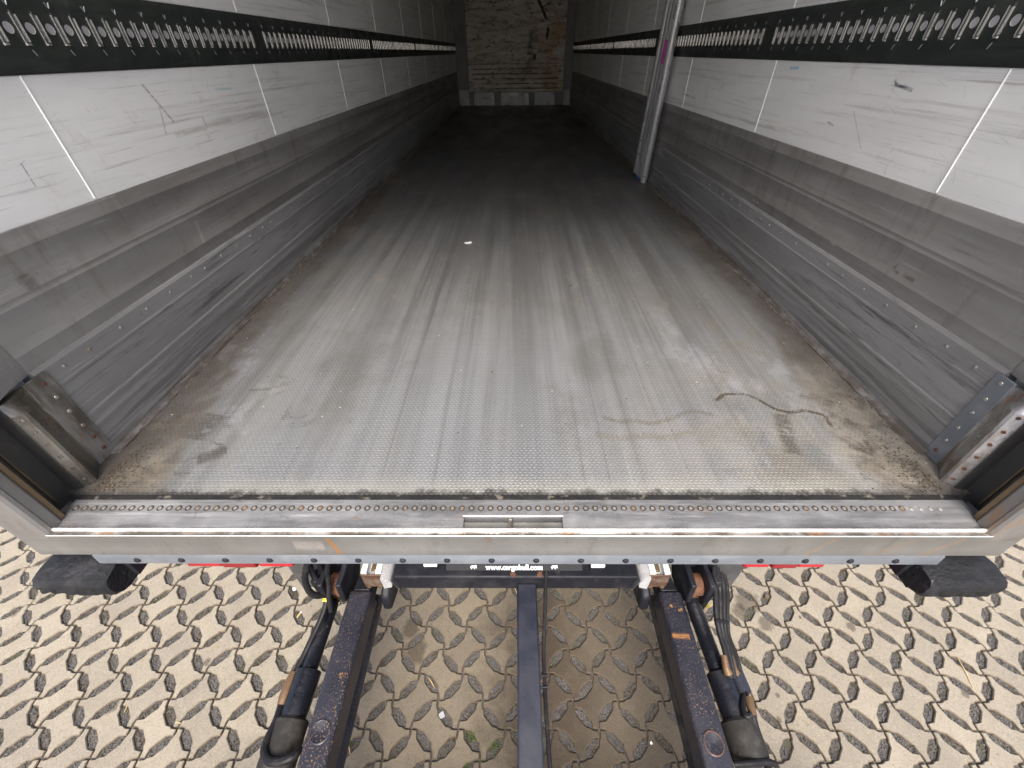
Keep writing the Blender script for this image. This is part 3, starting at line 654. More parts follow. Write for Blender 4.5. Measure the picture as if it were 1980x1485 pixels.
for _ in range(1500):
    if random.random() < .45: side = random.choice((-1, 1)); x = side*(1.165 - abs(random.gauss(0, .05))); y = .13 + abs(random.gauss(0, .10))
    elif random.random() < .7: side = random.choice((-1, 1)); x = side*(1.19 - abs(random.gauss(0, .02))); y = random.uniform(.14, 4.)
    else: x = random.uniform(-1.1, 1.1); y = random.uniform(.14, 3.)
    rr = random.uniform(.0008, .0030)*(1.5 if random.random() < .06 else 1); o = len(cv); rot = Matrix.Rotation(random.uniform(0, 6.28), 3, Vector(rng.normal(size=3)).normalized())
    for vv in oct_v*rng.uniform(.5, 1.3, (6, 1)): z = rot @ Vector(vv*rr); cv.append((x+z.x, y+z.y, FZ+.0006+max(z.z+rr*.5, -.0004)))
    cf += [tuple(k+o for k in f) for f in oct_f]
m = MB(); m.v = cv; m.f = cf; m.mi = [0]*len(cf)
tag(m.build('dirt_crumbs', 'crumb', smooth=False, fix=False), 'dry brown dirt crumbs scattered over the trailer floor and its corners', 'dirt', kind='stuff')
# --- front bulkhead
fb = MB().box(-1.262, 1.262, Y1, Y1+.06, FZ-.1, RZ).build('front_bulkhead', 'frontcol', T, smooth=False)
MB().box(-.985, 1.055, Y1-.035, Y1-.002, FZ+.245, RZ-.02).build('front_board', 'ply', fb, smooth=False, bev=.003)
for a, b in ((-1.235, -.99), (1.06, 1.235)):
    MB().box(a, b, Y1-.05, Y1-.001, FZ+.29, RZ).build('corner_column', 'frontcol', fb, smooth=False, bev=.006)
    MB().box(a+.02, b-.004, Y1-.055, Y1-.001, FZ, FZ+.285).build('foot_block', 'frontalu', fb, smooth=False, bev=.004)
xs_ = [-.985, -.90, -.44, -.31, .33, .44, .90, .99]
for k, (a, b) in enumerate(zip(xs_[:-1], xs_[1:])):
    post = k in (0, 2, 4, 6)
    MB().box(a+.008, b-.008, Y1-(.05 if post else .03), Y1-.001, FZ, FZ+.238).build('foot_post' if post else 'foot_panel', 'frontcol' if post else 'frontalu', fb, smooth=False, bev=.003)
tp = [(.40, 3.10), (.455, 3.10), (.665, 2.745), (.620, 2.725)]
MB().prism([(x, Y1-.0375) for x in ()] or [(0, 0), (0, 0), (0, 0)], 'z', 0, 0) if False else None
MB().add([(x, Y1-.0352, z) for x, z in tp] + [(x, Y1-.041, z) for x, z in tp], [(0,1,2,3),(7,6,5,4),(0,4,5,1),(1,5,6,2),(2,6,7,3),(3,7,4,0)]).build('black_strap', 'tape', fb, smooth=False)
for (px, py, wx, wz) in ((1060, 58, .045, .05), (1058, 68, .05, .075), (1034, 110, .05, .06)):
    p = at_y(px, py, Y1-.04); pts = []
    for k in range(9):
        a = 2*math.pi*k/9; r = random.uniform(.6, 1.1); pts.append((p.x + wx*r*math.cos(a)*.8, p.z + wz*r*math.sin(a)))
    MB().prism([(x, z) for x, z in pts], 'y', Y1-.0385, Y1-.0351).build('torn_patch', 'tape', fb, smooth=False)
# --- rear sill: cross section in y,z, with the lock pocket left open
PX0, PX1, PY0, PY1_ = -.134, .121, .0215, .0565
def sill_piece(m, x0, x1, y0, y1):
    top = [(.1055, -.001), (.064, -.001), (.058, -.0022), (.0205, -.006)]
    pts = [p for p in top if y0 <= p[0] <= y1]
    def zt(y):
        for (ya, za), (yb, zb) in zip(top[:-1], top[1:]):
            if yb <= y <= ya: return za + (zb-za)*(ya-y)/(ya-yb)
        return -.006
    pts = [(y1, zt(y1))] + [p for p in pts if y0 < p[0] < y1] + [(y0, zt(y0))]
    prof = [(y, FZ+z) for y, z in pts] + [(y0, FZ-.055), (y1, FZ-.055)]
    m.prism(prof, 'x', x0, x1)
m = MB(); sill_piece(m, -1.19, PX0, .0205, .1055); sill_piece(m, PX1, 1.19, .0205, .1055); sill_piece(m, PX0, PX1, PY1_, .1055)
sill = m.build('sill_plate', 'sill', T, ang=12)
pk = MB(); pk.box(PX0, PX1, .0206, PY1_, FZ-.055, FZ-.040); pk.box(-.019, -.007, .0206, PY1_+.0, FZ-.0402, FZ-.010)
pk.build('lock_pocket', 'post', sill, bev=.002)
MB().box(PX0-.003, PX1+.003, PY1_-.0006, PY1_+.0035, FZ-.006, FZ-.0015).build('pocket_edge', 'lip', sill, bev=.001)
lipm = MB(); lipm.prism([(.0203, FZ-.010), (.0203, FZ+.002), (.0180, FZ+.0042), (.0150, FZ+.0042), (.0130, FZ+.002), (.0130, FZ-.010)], 'x', -1.176, 1.176)
lipm.build('sill_lip', 'lip', T, ang=30)
gm_ = MB(); gm_.prism([(.0128, FZ-.012), (.0128, FZ-.0045), (.0020, FZ-.0045), (.0020, FZ-.012)], 'x', -1.176, 1.176); gm_.build('sill_groove', 'post', T)
l2 = MB(); l2.prism([(.0018, FZ-.02), (.0018, FZ-.002), (.0010, FZ-.001), (.0002, FZ-.0014), (-.0004, FZ-.003), (-.0004, FZ-.02)], 'x', -1.178, 1.178); l2.build('sill_edge', 'lip', T, ang=30)
rb = MB().prism([(.05, FZ-.0205), (.0, FZ-.0205), (.0, FZ-.066), (-.0006, FZ-.068), (-.0006, FZ-.093), (.05, FZ-.093)], 'x', -1.257, 1.257).build('rear_beam', 'rear', T, ang=20)
# upper part of the rear face, flush strip between the corner radii
MB().prism([(.0019, FZ-.0202), (-.0009, FZ-.0202), (-.0009, FZ-.0032), (.0019, FZ-.0032)], 'x', -1.178, 1.178).build('rear_face_strip', 'rear', T)
fl = MB().prism([(.05, FZ-.0935), (-.0015, FZ-.0935), (-.0030, FZ-.0975), (-.0050, FZ-.131), (.05, FZ-.131)], 'x', -1.12, 1.12).build('rear_flange', 'flange', T, ang=30)
bolt = MB().lathe((0, 0, 0), (0, -1, 0), [(-.001, .0088), (.002, .0085), (.0045, .006), (.0052, .001)], 12).mesh('bolt', 'black')
for k in range(19):
    x = -1.009 + .1182*k
    if abs(x) < 1.11: place('bolt', bolt, fl, (x, -.0038, FZ-.114))
rv = MB(); rv.lathe((0, 0, 0), (0, 0, 1), [(0, .0086), (.0005, .0084), (.0006, .0035)], 14, 1); rv.lathe((0, 0, .0006), (0, 0, 1), [(0, .0046), (.0008, .0042), (.0010, .0030), (.0002, .0012)], 12, 0)
rvm = rv.mesh('rivet', ['rivet', 'rivdark'])
rv2 = MB(); rv2.lathe((0, 0, 0), (0, 0, 1), [(0, .0062), (.0014, .0052), (.002, .002)], 10, 0); rvm2 = rv2.mesh('rivet', ['rivet'])
for k in range(92):
    x = -1.168 + .02505*k
    if x > 1.16: break
    place('rivet', rvm2 if x > 1.035 else rvm, sill, (x, .0795, FZ-.0012), (0, 0, random.uniform(0, 6)))
# --- rear frame posts, recess, guards
for side in (-1, 1):
    X = lambda v: side*v
    pf = [(1.257, .0), (1.185, .0), (1.177, .002), (1.1725, .008), (1.1715, .016), (1.1735, .0195), (1.1735, .040), (1.1770, .046), (1.257, .046)]
    po = MB().prism([(X(a), b) for a, b in pf], 'z', FZ-.0203, RZ).build('corner_post', 'postout', T, ang=25)
    MB().prism([(X(a), b) for a, b in [(1.1740, .0465), (1.1740, .056), (1.1800, .058), (1.1800, .0465)]], 'z', FZ+.001, RZ).build('seal_bar', 'gasket', po)
    MB().prism([(X(a), b) for a, b in [(1.181, .0466), (1.181, .050), (1.228, .050), (1.228, .138), (1.200, .142), (1.200, .146), (1.262, .146), (1.262, .0466)]], 'z', FZ-.02, RZ).build('hinge_recess', 'recess', po, ang=20)
    MB().prism([(X(a), b) for a, b in [(1.222, .090), (1.222, .094), (1.229, .094), (1.229, .090)]], 'z', FZ, RZ).build('trim_wire', 'gasket', po)
    # lining above the guard
    MB().prism([(X(a), b) for a, b in [(1.2005, .1465), (1.220, .20), (1.231, .262), (1.262, .262), (1.262, .1465)]], 'z', FZ+.305, RZ).build('post_lining', 'greyL' if side < 0 else 'greyR', po, ang=20)
    # folded steel guard: flange on the wall, ridge, inner face with screws, sloped top
    out = [(1.2135, .262), (1.2135, .222), (1.2110, .214), (1.1850, .178), (1.1815, .170), (1.1840, .163), (1.2010, .150), (1.2010, .1466), (1.2330, .1466), (1.2330, .262)]
    g = MB(); n = len(out); vs = []
    for z, k in ((FZ+.0015, 1.), (FZ+.262, 1.), (FZ+.292, .0)):
        for (a, b) in out:
            aa = a if k else max(a, 1.2125)
            vs.append((X(aa), b, z))
    fs = [(l*n+i, l*n+(i+1) % n, (l+1)*n+(i+1) % n, (l+1)*n+i) for l in (0, 1) for i in range(n)] + [tuple(range(n)), tuple(range(2*n, 3*n))]
    g.add(vs, fs); gd = g.build('corner_guard', 'guardL' if side < 0 else 'guardR', T, ang=25)
    fw = .286 if side < 0 else .272
    fp = MB().box(min(X(1.2125), X(1.2185)), max(X(1.2125), X(1.2185)), .2235, fw, FZ+.002, FZ+.300).build('guard_flange', 'post' if side < 0 else 'flange', gd, bev=.0015)
    rg = MB().lathe((0, 0, 0), (-side, 0, 0), [(0, .0075), (.002, .0065), (.0035, .003), (.0038, .0005)], 12)
    rr_ = [rg.mesh('rivet', q) for q in ('rust', 'rivet')]
    for k in range(6): place('rivet', rr_[0 if (k in (0, 1, 5) if side < 0 else k == 0) else 1], gd, (X(1.2125), .262 if side < 0 else .250, FZ+.03+.05*k+random.uniform(-.006, .006)), scale=(.8,)*3)
    rg2 = MB().lathe((0, 0, 0), Vector((-side*.55, -.8, 0)), [(0, .0065), (.002, .006), (.003, .003), (.001, .001)], 10).mesh('screw', 'rust' if side > 0 else 'post')
    for k in range(6): place('screw', rg2, gd, (X(1.1925), .1565, FZ+.02+.046*k+random.uniform(-.004, .004)), scale=(.75,)*3)
MB().box(-1.257, 1.257, .0, .06, RZ-.11, RZ-.0005).build('rear_header', 'postout', T, bev=.004)
# --- rubber buffers
for side in (-1, 1):
    bm = bmesh.new(); prof = [(.045, 1.160), (.0, 1.166), (-.048, 1.158), (-.058, 1.142), (-.060, 1.105), (-.048, 1.075), (-.020, 1.062), (.045, 1.062)]
    xs = np.linspace(1.088, 1.288, 15); rings = []
    for i, x in enumerate(xs):
        e = min(i, len(xs)-1-i); k = {0: .84, 1: .97}.get(e, 1.); cy, cz = -.005, 1.105
        rings.append([bm.verts.new((side*x, cy+(a-cy)*k, cz+(b-cz)*k)) for a, b in prof])
    for i in range(len(xs)-1):
        for j in range(len(prof)): bm.faces.new((rings[i][j], rings[i][(j+1) % len(prof)], rings[i+1][(j+1) % len(prof)], rings[i+1][j]))
    bm.faces.new(rings[0]); bm.faces.new(rings[-1])
    bmesh.ops.subdivide_edges(bm, edges=[e for e in bm.edges if e.calc_length() > .012], cuts=2, use_grid_fill=True)
    from mathutils import noise as mn
    for v in bm.verts:
        p = Vector(v.co); wear = max(0, mn.noise(p*14 + Vector((side*3, 0, 0))))
        amt = .026*max(0, wear + .5*mn.noise(p*38)) if (p.y < -.02 and p.z < 1.125) else .003*wear
        v.co += Vector((0, amt + .002*mn.noise(p*45), -.003*mn.noise(p*30)))
    bmesh.ops.recalc_face_normals(bm, faces=bm.faces)
    me = bpy.data.meshes.new('rubber_buffer'); bm.to_mesh(me); bm.free(); me.materials.append(MT['rubber'])
    me.polygons.foreach_set('use_smooth', [True]*len(me.polygons)); me.set_sharp_from_angle(angle=R(38))
    place('rubber_buffer', me, T)
    MB().box(min(side*1.076, side*1.12), max(side*1.076, side*1.12), .01, .09, 1.075, 1.168).build('buffer_bracket', 'black', T, bev=.003)
# --- tail lights: lens blocks under the sill
for side, x0, x1 in ((-1, .76, 1.13), (1, .775, 1.05)):
    hs = MB().box(min(side*x0, side*x1), max(side*x0, side*x1), .168, .24, .84, .985).build('tail_light', 'black', T, bev=.004)
    w3 = (x1-x0)/3
    for k in range(3):
        a, b = side*(x0+w3*k+.002), side*(x0+w3*(k+1)-.002); yb = .136 if k == 1 else .140
        MB().box(min(a, b), max(a, b), yb, .1678, .86, .980).build('lens', 'red' if k != 1 else 'reddeep', hs, bev=.006)
# --- underrun bar, number plate holder
bar = MB().box(-.495, .495, .229, .36, .50, .600).box(-.86, -.70, .32, .36, .50, .58).box(.70, .90, .32, .36, .50, .58).box(-.86, .90, .3605, .42, .50, .515).build('underrun_bar', 'black', T, bev=.008)
rbolt = MB().lathe((0, 0, 0), (0, 0, 1), [(0, .012), (.006, .0118), (.007, .006), (.016, .006), (.017, .001)], 8).mesh('bolt', 'rust')
for px, py in ((992, 1102), (1044, 1102), (992, 1119), (1044, 1119)):
    p = at_z(px, py, .602); place('bolt', rbolt, bar, (p.x, max(p.y, .24), .600))
hb = at_z(990, 1104, .625).y; tilt = R(52)
nh = MB(); nh.box(-.275, .275, 0, .012, 0, .135)
holder = nh.build('number_plate_holder', 'holder', T, bev=.003); holder.location = (-.005, hb, .622); holder.rotation_euler = (-tilt, 0, 0)
fr = MB(); fr.box(-.262, .262, -.006, -.0005, .030, .036); 
for k in range(4): fr.box(-.26+.135*k, -.26+.135*k+.115, -.007, -.0061, .040, .043)
fr.build('holder_rail', 'gloss', holder, bev=.001)
tc = bpy.data.curves.new('web_address', 'FONT'); tc.body = 'www.cargobull.com'; tc.size = .030; tc.align_x = 'CENTER'; tc.extrude = .0004; tc.space_character = 1.02; tc.offset = .0008
tob = bpy.data.objects.new('tmp', tc); col.objects.link(tob); dg = bpy.context.evaluated_depsgraph_get()
tme = bpy.data.meshes.new_from_object(tob.evaluated_get(dg)); bpy.data.objects.remove(tob); tme.name = 'web_address'; tme.materials.clear(); tme.materials.append(MT['white'])
wx = max(v.co.x for v in tme.vertices) - min(v.co.x for v in tme.vertices); kx = .228/wx
place('lettering', tme, holder, (.0, -.0012, .006), (R(90), 0, 0), scale=(kx, .95, 1))
emb = [(-.011, .004), (-.006, .010), (.000, .0115), (.006, .010), (.010, .0125), (.0135, .010), (.012, .0065), (.0145, .002), (.0125, .0015), (.010, .005), (.0075, .0045), (.007, -.001), (.004, -.001), (.003, .004), (-.003, .004), (-.004, -.001), (-.007, -.001), (-.0075, .004)]
for dx in (-.165, .158): MB().prism([(dx+1.1*a, .010+b*1.1) for a, b in emb], 'y', -.0018, -.0004).build('white_emblem', 'white', holder, smooth=False)
for px0, px1, py in ((819, 845, 1090), (1143, 1170, 1092)):
    a, b = at_z(px0, py, .66), at_z(px1, py, .66)
    MB().box(a.x, b.x, a.y-.006, a.y+.03, .645, .662).build('plate_lamp', 'aluwhite', T, bev=.002)
    MB().box(a.x+.006, b.x-.006, a.y+.005, a.y+.028, .6005, .6448).build('lamp_bracket', 'black', T)
# --- aluminium guide profiles with rusty end plates
for side in (-1, 1):
    xo, xi = (.620, .540); y0 = .231
    sh = lambda v: side*v + (-.0 if side < 0 else -.002)
    # channel cross section (x,z): slot open at the top
    c = [(xo, .520), (xo, .620), (.598, .620), (.598, .606), (.606, .594), (.606, .578), (.554, .578), (.554, .594), (.562, .606), (.562, .620), (xi, .620), (xi, .520)]
    al = MB().prism([(sh(a), b) for a, b in c], 'y', y0+.006, .62).build('guide_profile', 'aluwhite', T, ang=25)
    MB().prism([(sh(a), b) for a, b in [(.5395, .610), (.530, .606), (.512, .596), (.502, .580), (.500, .560), (.506, .535), (.5395, .525)]], 'y', y0-.012, .60).build('rounded_side', 'alu', al, ang=30)
    MB().box(min(sh(.568), sh(.592)), max(sh(.568), sh(.592)), y0+.03, .60, .5785, .590).build('slot_strip', 'gasket', al, bev=.003)
    MB().box(min(sh(.622), sh(.537)), max(sh(.622), sh(.537)), y0, y0+.0055, .514, .612).build('end_plate', 'endplate', al, bev=.003)
    bt = MB().lathe((0, 0, 0), (0, -1, 0), [(0, .0095), (.006, .0092), (.007, .004)], 6).mesh('bolt', 'brass')
    for a in (.556, .604): place('bolt', bt, al, (sh(a), y0, .522))
    MB().prism([(sh(a), b) for a, b in [(.4985, .60), (.4945, .60), (.478, .53), (.482, .53)]], 'y', y0-.016, .45).build('side_flap', 'flap', al)
# --- lift arms
for side, x0, x1 in ((-1, .597, .690), (1, .591, .685)):
    arm = MB().box(min(side*x0, side*x1), max(side*x0, side*x1), -.62, .225, .385, .500).build('lift_arm', 'armpaint', T, bev=.012)
    cp = at_z(614 if side < 0 else 1388, 1415 if side < 0 else 1437, .50); xc = side*(x0+x1)/2
    MB().lathe((xc, cp.y, .499), (0, 0, 1), [(0, .034), (.0022, .034), (.0035, .031), (.0022, .028), (.0024, .004), (.0012, .001)], 28).build('boss', 'armpaint', arm)
    MB().tube([(xc+.0305*math.cos(a), cp.y+.0305*math.sin(a), .5015) for a in np.linspace(0, 6.2832, 33)], .0016, 6).build('boss_weld', 'rust' if side > 0 else 'armpaint', arm)
    # tapering head of the arm below the guide profile
    MB().prism([(.2252, .395), (.2252, .495), (.30, .470), (.42, .455), (.42, .395)], 'x', min(side*(x0+.012), side*(x1-.012)), max(side*(x0+.012), side*(x1-.012))).build('arm_head', 'black', arm, bev=.006)
    # lower parallel bar inside the arm
    pts = [at_z(*q, .30) for q in (((715, 1180), (690, 1270), (655, 1400), (640, 1485)) if side < 0 else ((1272, 1180), (1302, 1270), (1345, 1400), (1366, 1485)))]
    xm = side*.636; pp = [Vector((xm, .28, .30)), Vector((xm, .10, .298)), Vector((xm, -.2, .296)), Vector((xm, -.62, .294))]
    lo = MB(); lo.tube(pp, .034, 16); lo.build('lower_bar', 'boot' if side > 0 else 'armpaint', T)
    # hanging bracket at the inner side of the head
    MB().prism([(.205, .35), (.215, .44), (.33, .50), (.42, .50), (.42, .36), (.30, .32)], 'x', min(side*.535, side*.575), max(side*.535, side*.575)).build('head_bracket', 'black', T, bev=.012)
    # pivot knuckle outside: lugs, rusty bush, nut
    kn = MB(); kn.prism([(.19, .47), (.235, .40), (.33, .40), (.40, .47), (.40, .585), (.20, .585)], 'x', min(side*.700, side*.722), max(side*.700, side*.722)); kn.prism([(.19, .47), (.235, .40), (.33, .40), (.40, .47), (.40, .585), (.20, .585)], 'x', min(side*.775, side*.797), max(side*.775, side*.797))
    kb = kn.build('pivot_lug', 'black', T, bev=.006)
    MB().lathe((side*.7225, .255, .49), (side, 0, 0), [(0, .052), (.016, .052), (.017, .045), (.0515, .045)], 20).build('bush', 'rust', kb)
    MB().lathe((side*.797, .255, .49), (side, 0, 0), [(0, .03), (.014, .03), (.016, .02)], 6).build('nut', 'black', kb)
    MB().box(min(side*.80, side*.825), max(side*.80, side*.825), .215, .40, .33, .585).build('side_plate', 'black', T, bev=.004)
    # cylinder: rod, barrel, sleeve
    xq = -.787 if side < 0 else .752
    dx = -.012 if side < 0 else .035
    L = lambda y: xq + dx*(.25 - y)/.5 * (1 if side > 0 else 1)
    P = lambda y, z: Vector((L(y), y, z))
    cyl = MB().tube([P(.26, .41), P(.21, .41), P(.20, .405), P(-.045, .395)], [.022, .030, .031, .031], 20).build('lift_cylinder', 'gloss', T)
    MB().tube([P(.243, .41), P(.222, .41)], .0345, 18).build('end_ring', 'brass', cyl)
    if side < 0:
        MB().tube([P(-.03, .395), P(-.034, .395), P(-.10, .392), P(-.185, .39)], [.036, .048, .048, .046], 22).build('barrel', 'gloss', cyl)
        MB().tube([P(-.178, .39), P(-.184, .39), P(-.30, .386), P(-.345, .383), P(-.36, .382)], [.052, .059, .061, .056, .04], 22).build('sleeve', 'boot', cyl)
    else:
        MB().tube([P(-.030, .395), P(-.036, .395), P(-.20, .39)], [.036, .046, .046], 22).build('barrel', 'gloss', cyl)
        MB().tube([P(-.175, .388), P(-.182, .388), P(-.26, .384), P(-.285, .383), P(-.30, .383)], [.053, .060, .062, .055, .03], 22).build('sleeve', 'boot', cyl)
        MB().tube([P(-.04, .40)+Vector((.062, 0, 0)), P(-.10, .40)+Vector((.062, 0, 0))], .028, 16).build('valve_block', 'bluebeam', cyl)
        MB().box(L(-.15)+.016, L(-.15)+.030, -.20, -.155, .4245, .4275).build('paper_label', 'tag', cyl)
cb = MB().box(.006, .086, -.62, .23, .47, .552).build('centre_beam', 'bluebeam', T, bev=.007)
MB().box(-1.18, 1.18, -2.25, -.625, .44, .50).build('lift_platform', 'sill', T, bev=.01)
MB().box(-.80, .80, .42, .54, .38, .50).build('lift_cross_tube', 'black', T, bev=.01)
# --- hoses and cables (photo pixel, height)
def hose(pts, r, mat='hose', name='hydraulic_hose', parent=T, n=8):
    return MB().tube(smooth_path([at_z(*p) for p in pts], n), r, 10).build(name, mat, parent)
h1 = hose([(598, 1080, .72), (592, 1100, .68), (590, 1122, .62), (598, 1143, .57), (613, 1152, .53), (630, 1147, .50), (640, 1140, .46)], .0125)
hose([(596, 1085, .66), (606, 1112, .60), (620, 1132, .55), (632, 1150, .50), (640, 1165, .46)], .0115)
hose([(615, 1082, .66), (622, 1104, .58), (633, 1130, .50), (640, 1150, .46)], .010)
st = hose([(634, 1080, .68), (633, 1105, .62), (636, 1130, .56), (636, 1155, .52), (640, 1182, .47)], .0105)
ha = hose([(631, 1150, .50), (629, 1172, .48), (620, 1198, .46), (606, 1228, .44), (590, 1262, .42), (576, 1290, .41), (568, 1304, .41)], .011)
hb_ = hose([(634, 1155, .47), (628, 1190, .45), (616, 1220, .43), (600, 1255, .41), (586, 1290, .40)], .008)
MB().tube([at_z(570, 1300, .41), at_z(560, 1322, .41), at_z(550, 1348, .41), at_z(544, 1364, .41)], [.015, .021, .020, .015], 14).build('fitting', 'brass', ha)
MB().tube([at_z(*p, .40) for p in ((594, 1262), (588, 1290))], .0115, 10).build('ferrule', 'brass', hb_)
MB().tube([at_z(631.5, 1157, .495), at_z(630, 1163, .49)], .0145, 12).build('yellow_tie', 'yellow', ha)
hose([(545, 1358, .41), (537, 1385, .42), (527, 1408, .43), (516, 1432, .44), (511, 1455, .45), (522, 1472, .46), (545, 1472, .47), (566, 1463, .47), (580, 1448, .45)], .0125)
hose([(552, 1352, .39), (548, 1378, .40), (536, 1392, .41)], .009)
for k, (dx, z) in enumerate(((-9, .50), (-1, .49), (6, .47), (13, .46))):
    hh = hose([(1388+dx*.5, 1080, z+.14), (1388+dx*.8, 1105, z+.09), (1392+dx, 1135, z+.04), (1393+dx, 1165, z+.02), (1394+dx*.9, 1195, z), (1399+dx*.7, 1228, z-.02), (1409+dx*.8, 1258, z-.03), (1416+dx*.9, 1285, z-.04), (1421+dx*1., 1310, z-.06)], .0095 if k else .0105)
    if k in (0, 2): MB().tube([at_z(1404+dx*.8+3, 1268, z-.035), at_z(1412+dx*.9, 1292, z-.04), at_z(1417+dx, 1303, z-.05)], [.0125, .013, .017], 12).build('ferrule', 'brass', hh)
MB().tube([at_z(1382, 1199, .515), at_z(1408, 1204, .49)], .006, 8).build('cable_tie', 'hose', T)
hx = hose([(1445, 1352, .42), (1454, 1375, .43), (1460, 1400, .42), (1468, 1425, .41), (1478, 1452, .40), (1486, 1490, .40)], .011)
MB().tube([at_z(1447, 1352, .42), at_z(1452, 1368, .43), at_z(1457, 1384, .43)], [.017, .014, .012], 12).build('ferrule', 'brass', hx)
hose([(1438, 1345, .42), (1436, 1365, .44), (1443, 1385, .45), (1452, 1380, .45)], .010)
hose([(1455, 1388, .41), (1458, 1410, .40), (1466, 1440, .39), (1476, 1475, .39)], .009)
hose([(1420, 1478, .43), (1450, 1476, .44), (1480, 1473, .43), (1500, 1478, .42)], .010)
hose([(1430, 1310, .40), (1446, 1345, .42), (1462, 1395, .40), (1472, 1430, .39), (1490, 1480, .39)], .005)
cbl = hose([(1056, 1102, .61), (1055, 1140, .59), (1053, 1200, .56), (1051, 1260, .53), (1053, 1320, .52), (1056, 1380, .52), (1060, 1440, .52), (1065, 1500, .52)], .0072, 'hose', 'power_cable')
for py in (1308, 1330): p = at_z(1053, py, .525); MB().tube([p+Vector((-.022, 0, .002)), p+Vector((.012, .002, .004))], .0045, 8).build('cable_clip', 'hose', cbl)
p0 = [at_z(*q) for q in ((1369, 1172, .35), (1363, 1180, .33), (1362, 1192, .31), (1368, 1200, .29))]
MB().tube(smooth_path([at_z(1400, 1168, .33), at_z(1375, 1169, .33), at_z(1362, 1182, .32), at_z(1361, 1196, .30)], 6), .0022, 6).build('trailing_wire', 'straw', T)
MB().lathe(at_z(1366, 1172, .35), (0, 0, 1), [(0, .008), (.012, .008)], 8).build('yellow_plug', 'yellow', T)
MB().tube([at_z(1275.5, 1172, .44), at_z(1283, 1196, .44)], .0032, 6).build('white_clip', 'aluwhite', T)
# --- chassis, lamps behind, axles (below the floor)
for s_ in (-1, 1):
    MB().box(min(s_*.42, s_*.50), max(s_*.42, s_*.50), .62, Y1-.3, .80, FZ-.061).build('chassis_rail', 'black', T, smooth=False)
    MB().prism([(.58, .62), (.62, .62), (.70, FZ-.061), (.55, FZ-.061)], 'x', min(s_*.45, s_*.47), max(s_*.45, s_*.47)).build('hanger', 'black', T, smooth=False)
MB().box(-1.2, 1.2, .05, .12, FZ-.20, FZ-.1315).build('rear_crossmember', 'black', T, smooth=False)
MB().box(-.05, .05, .36, .62, .50, .60).build('bar_stay', 'black', T, smooth=False)
MB().box(-1.28, 1.28, .13, Y1, FZ-.10, FZ-.0605).build('underfloor', 'black', T, smooth=False)
for s_ in (-1, 1):
    for yq in (2.4, 3.7, 5.0):
        wh = MB().lathe((s_*1.23, yq, .50), (-s_, 0, 0), [(0, .30), (.01, .44), (.05, .495), (.30, .495), (.34, .44), (.35, .30)], 32).build('wheel', 'tyre', T)
        MB().lathe((s_*1.235, yq, .50), (-s_, 0, 0), [(.0, .10), (.06, .28), (.30, .28)], 24).build('rim', 'alu', wh)
for yq in (2.4, 3.7, 5.0): MB().box(-1.0, 1.0, yq-.06, yq+.06, .44, .56).build('axle', 'black', T, smooth=False)
for s_ in (-1, 1): MB().box(min(s_*.80, s_*.93), max(s_*.80, s_*.93), .27, .30, .42, .70).build('mud_flap', 'flap', T)

# ------------------------------------------------------------------ loose things
# four load bars leaning in the right corner
pb = [(1.150, 3.735), (1.153, 3.645), (1.156, 3.560), (1.160, 3.465)]
labs = ['dull aluminium load bar at the far end of the row leaning on the right wall', 'aluminium load bar with a slotted lock, second from the far end of the leaning row',
        'aluminium load bar with a magenta sticker leaning between the others', 'thick pale aluminium load bar in front of the leaning row']
for k, (x, y) in enumerate(pb):
    r = .030 if k == 3 else .0255; top = Vector((XW-.012-r, y-.10, FZ+2.45)); b = Vector((x, y, FZ+.004)); d = (top-b).normalized(); c = b + d*.02
    e = empty('load_bar', (x, y, FZ)); tag(e, labs[k], 'load bar', 'load bars leaning on the right wall')
    loc = lambda p: Vector(p) - Vector((x, y, FZ))
    MB().tube([loc(b+d*.03), loc(b+d*.035), loc(top)], [r*.93, r, r], 24).build('tube', 'pole' if k in (0, 3) else 'pole_dull', e)
    MB().tube([loc(b+d*.002), loc(b+d*.030)], [r*.86, r*.9], 20).build('foot_cap', {0: 'black', 1: 'blue', 2: 'blue', 3: 'pole'}[k], e)
    MB().tube([loc(top+d*.0005), loc(top+d*.03)], r*.85, 16).build('end_cap', 'black', e)
    if k == 3:
        f = (CAM - b); f = (f - d*f.dot(d)).normalized(); MB().lathe(loc(b+d*.06+f*(r-.001)), f, [(0, .005), (.0012, .005)], 10).build('hole', 'black', e)
    if k == 2:
        q0 = at_x(1292, 124, x+.02).z; q1 = at_x(1300, 76, x+.02).z; t0 = (q0-b.z)/d.z; t1 = (q1-b.z)/d.z
        f = (CAM - (b+d*t0)); f = (f - d*f.dot(d)).normalized(); s3 = d.cross(f); rows = []
        for t in (t0, t1):
            for a in np.linspace(-1.35, 1.35, 9): rows.append(loc(b+d*t + (f*math.cos(a)+s3*math.sin(a))*(r+.0012)))
        for t in (t0, t1):
            for a in np.linspace(-1.35, 1.35, 9): rows.append(loc(b+d*t + (f*math.cos(a)+s3*math.sin(a))*(r+.0002)))
        fs = [(i, i+1, i+10, i+9) for i in range(8)] + [(18+i+9, 18+i+10, 18+i+1, 18+i) for i in range(8)]
        MB().add(rows, fs).build('sticker', 'pink', e, smooth=True)
    if k == 1:
        t0 = 1.35; f = (CAM - (b+d*t0)); f = (f - d*f.dot(d)).normalized()
        MB().tube([loc(b+d*1.28+f*(r-.004)), loc(b+d*1.40+f*(r-.004))], .007, 8).build('lock_slot', 'black', e)
        MB().tube([loc(b+d*1.15+f*(r-.004)), loc(b+d*1.27+f*(r-.004))], .006, 8).build('lock_slider', 'galv', e)
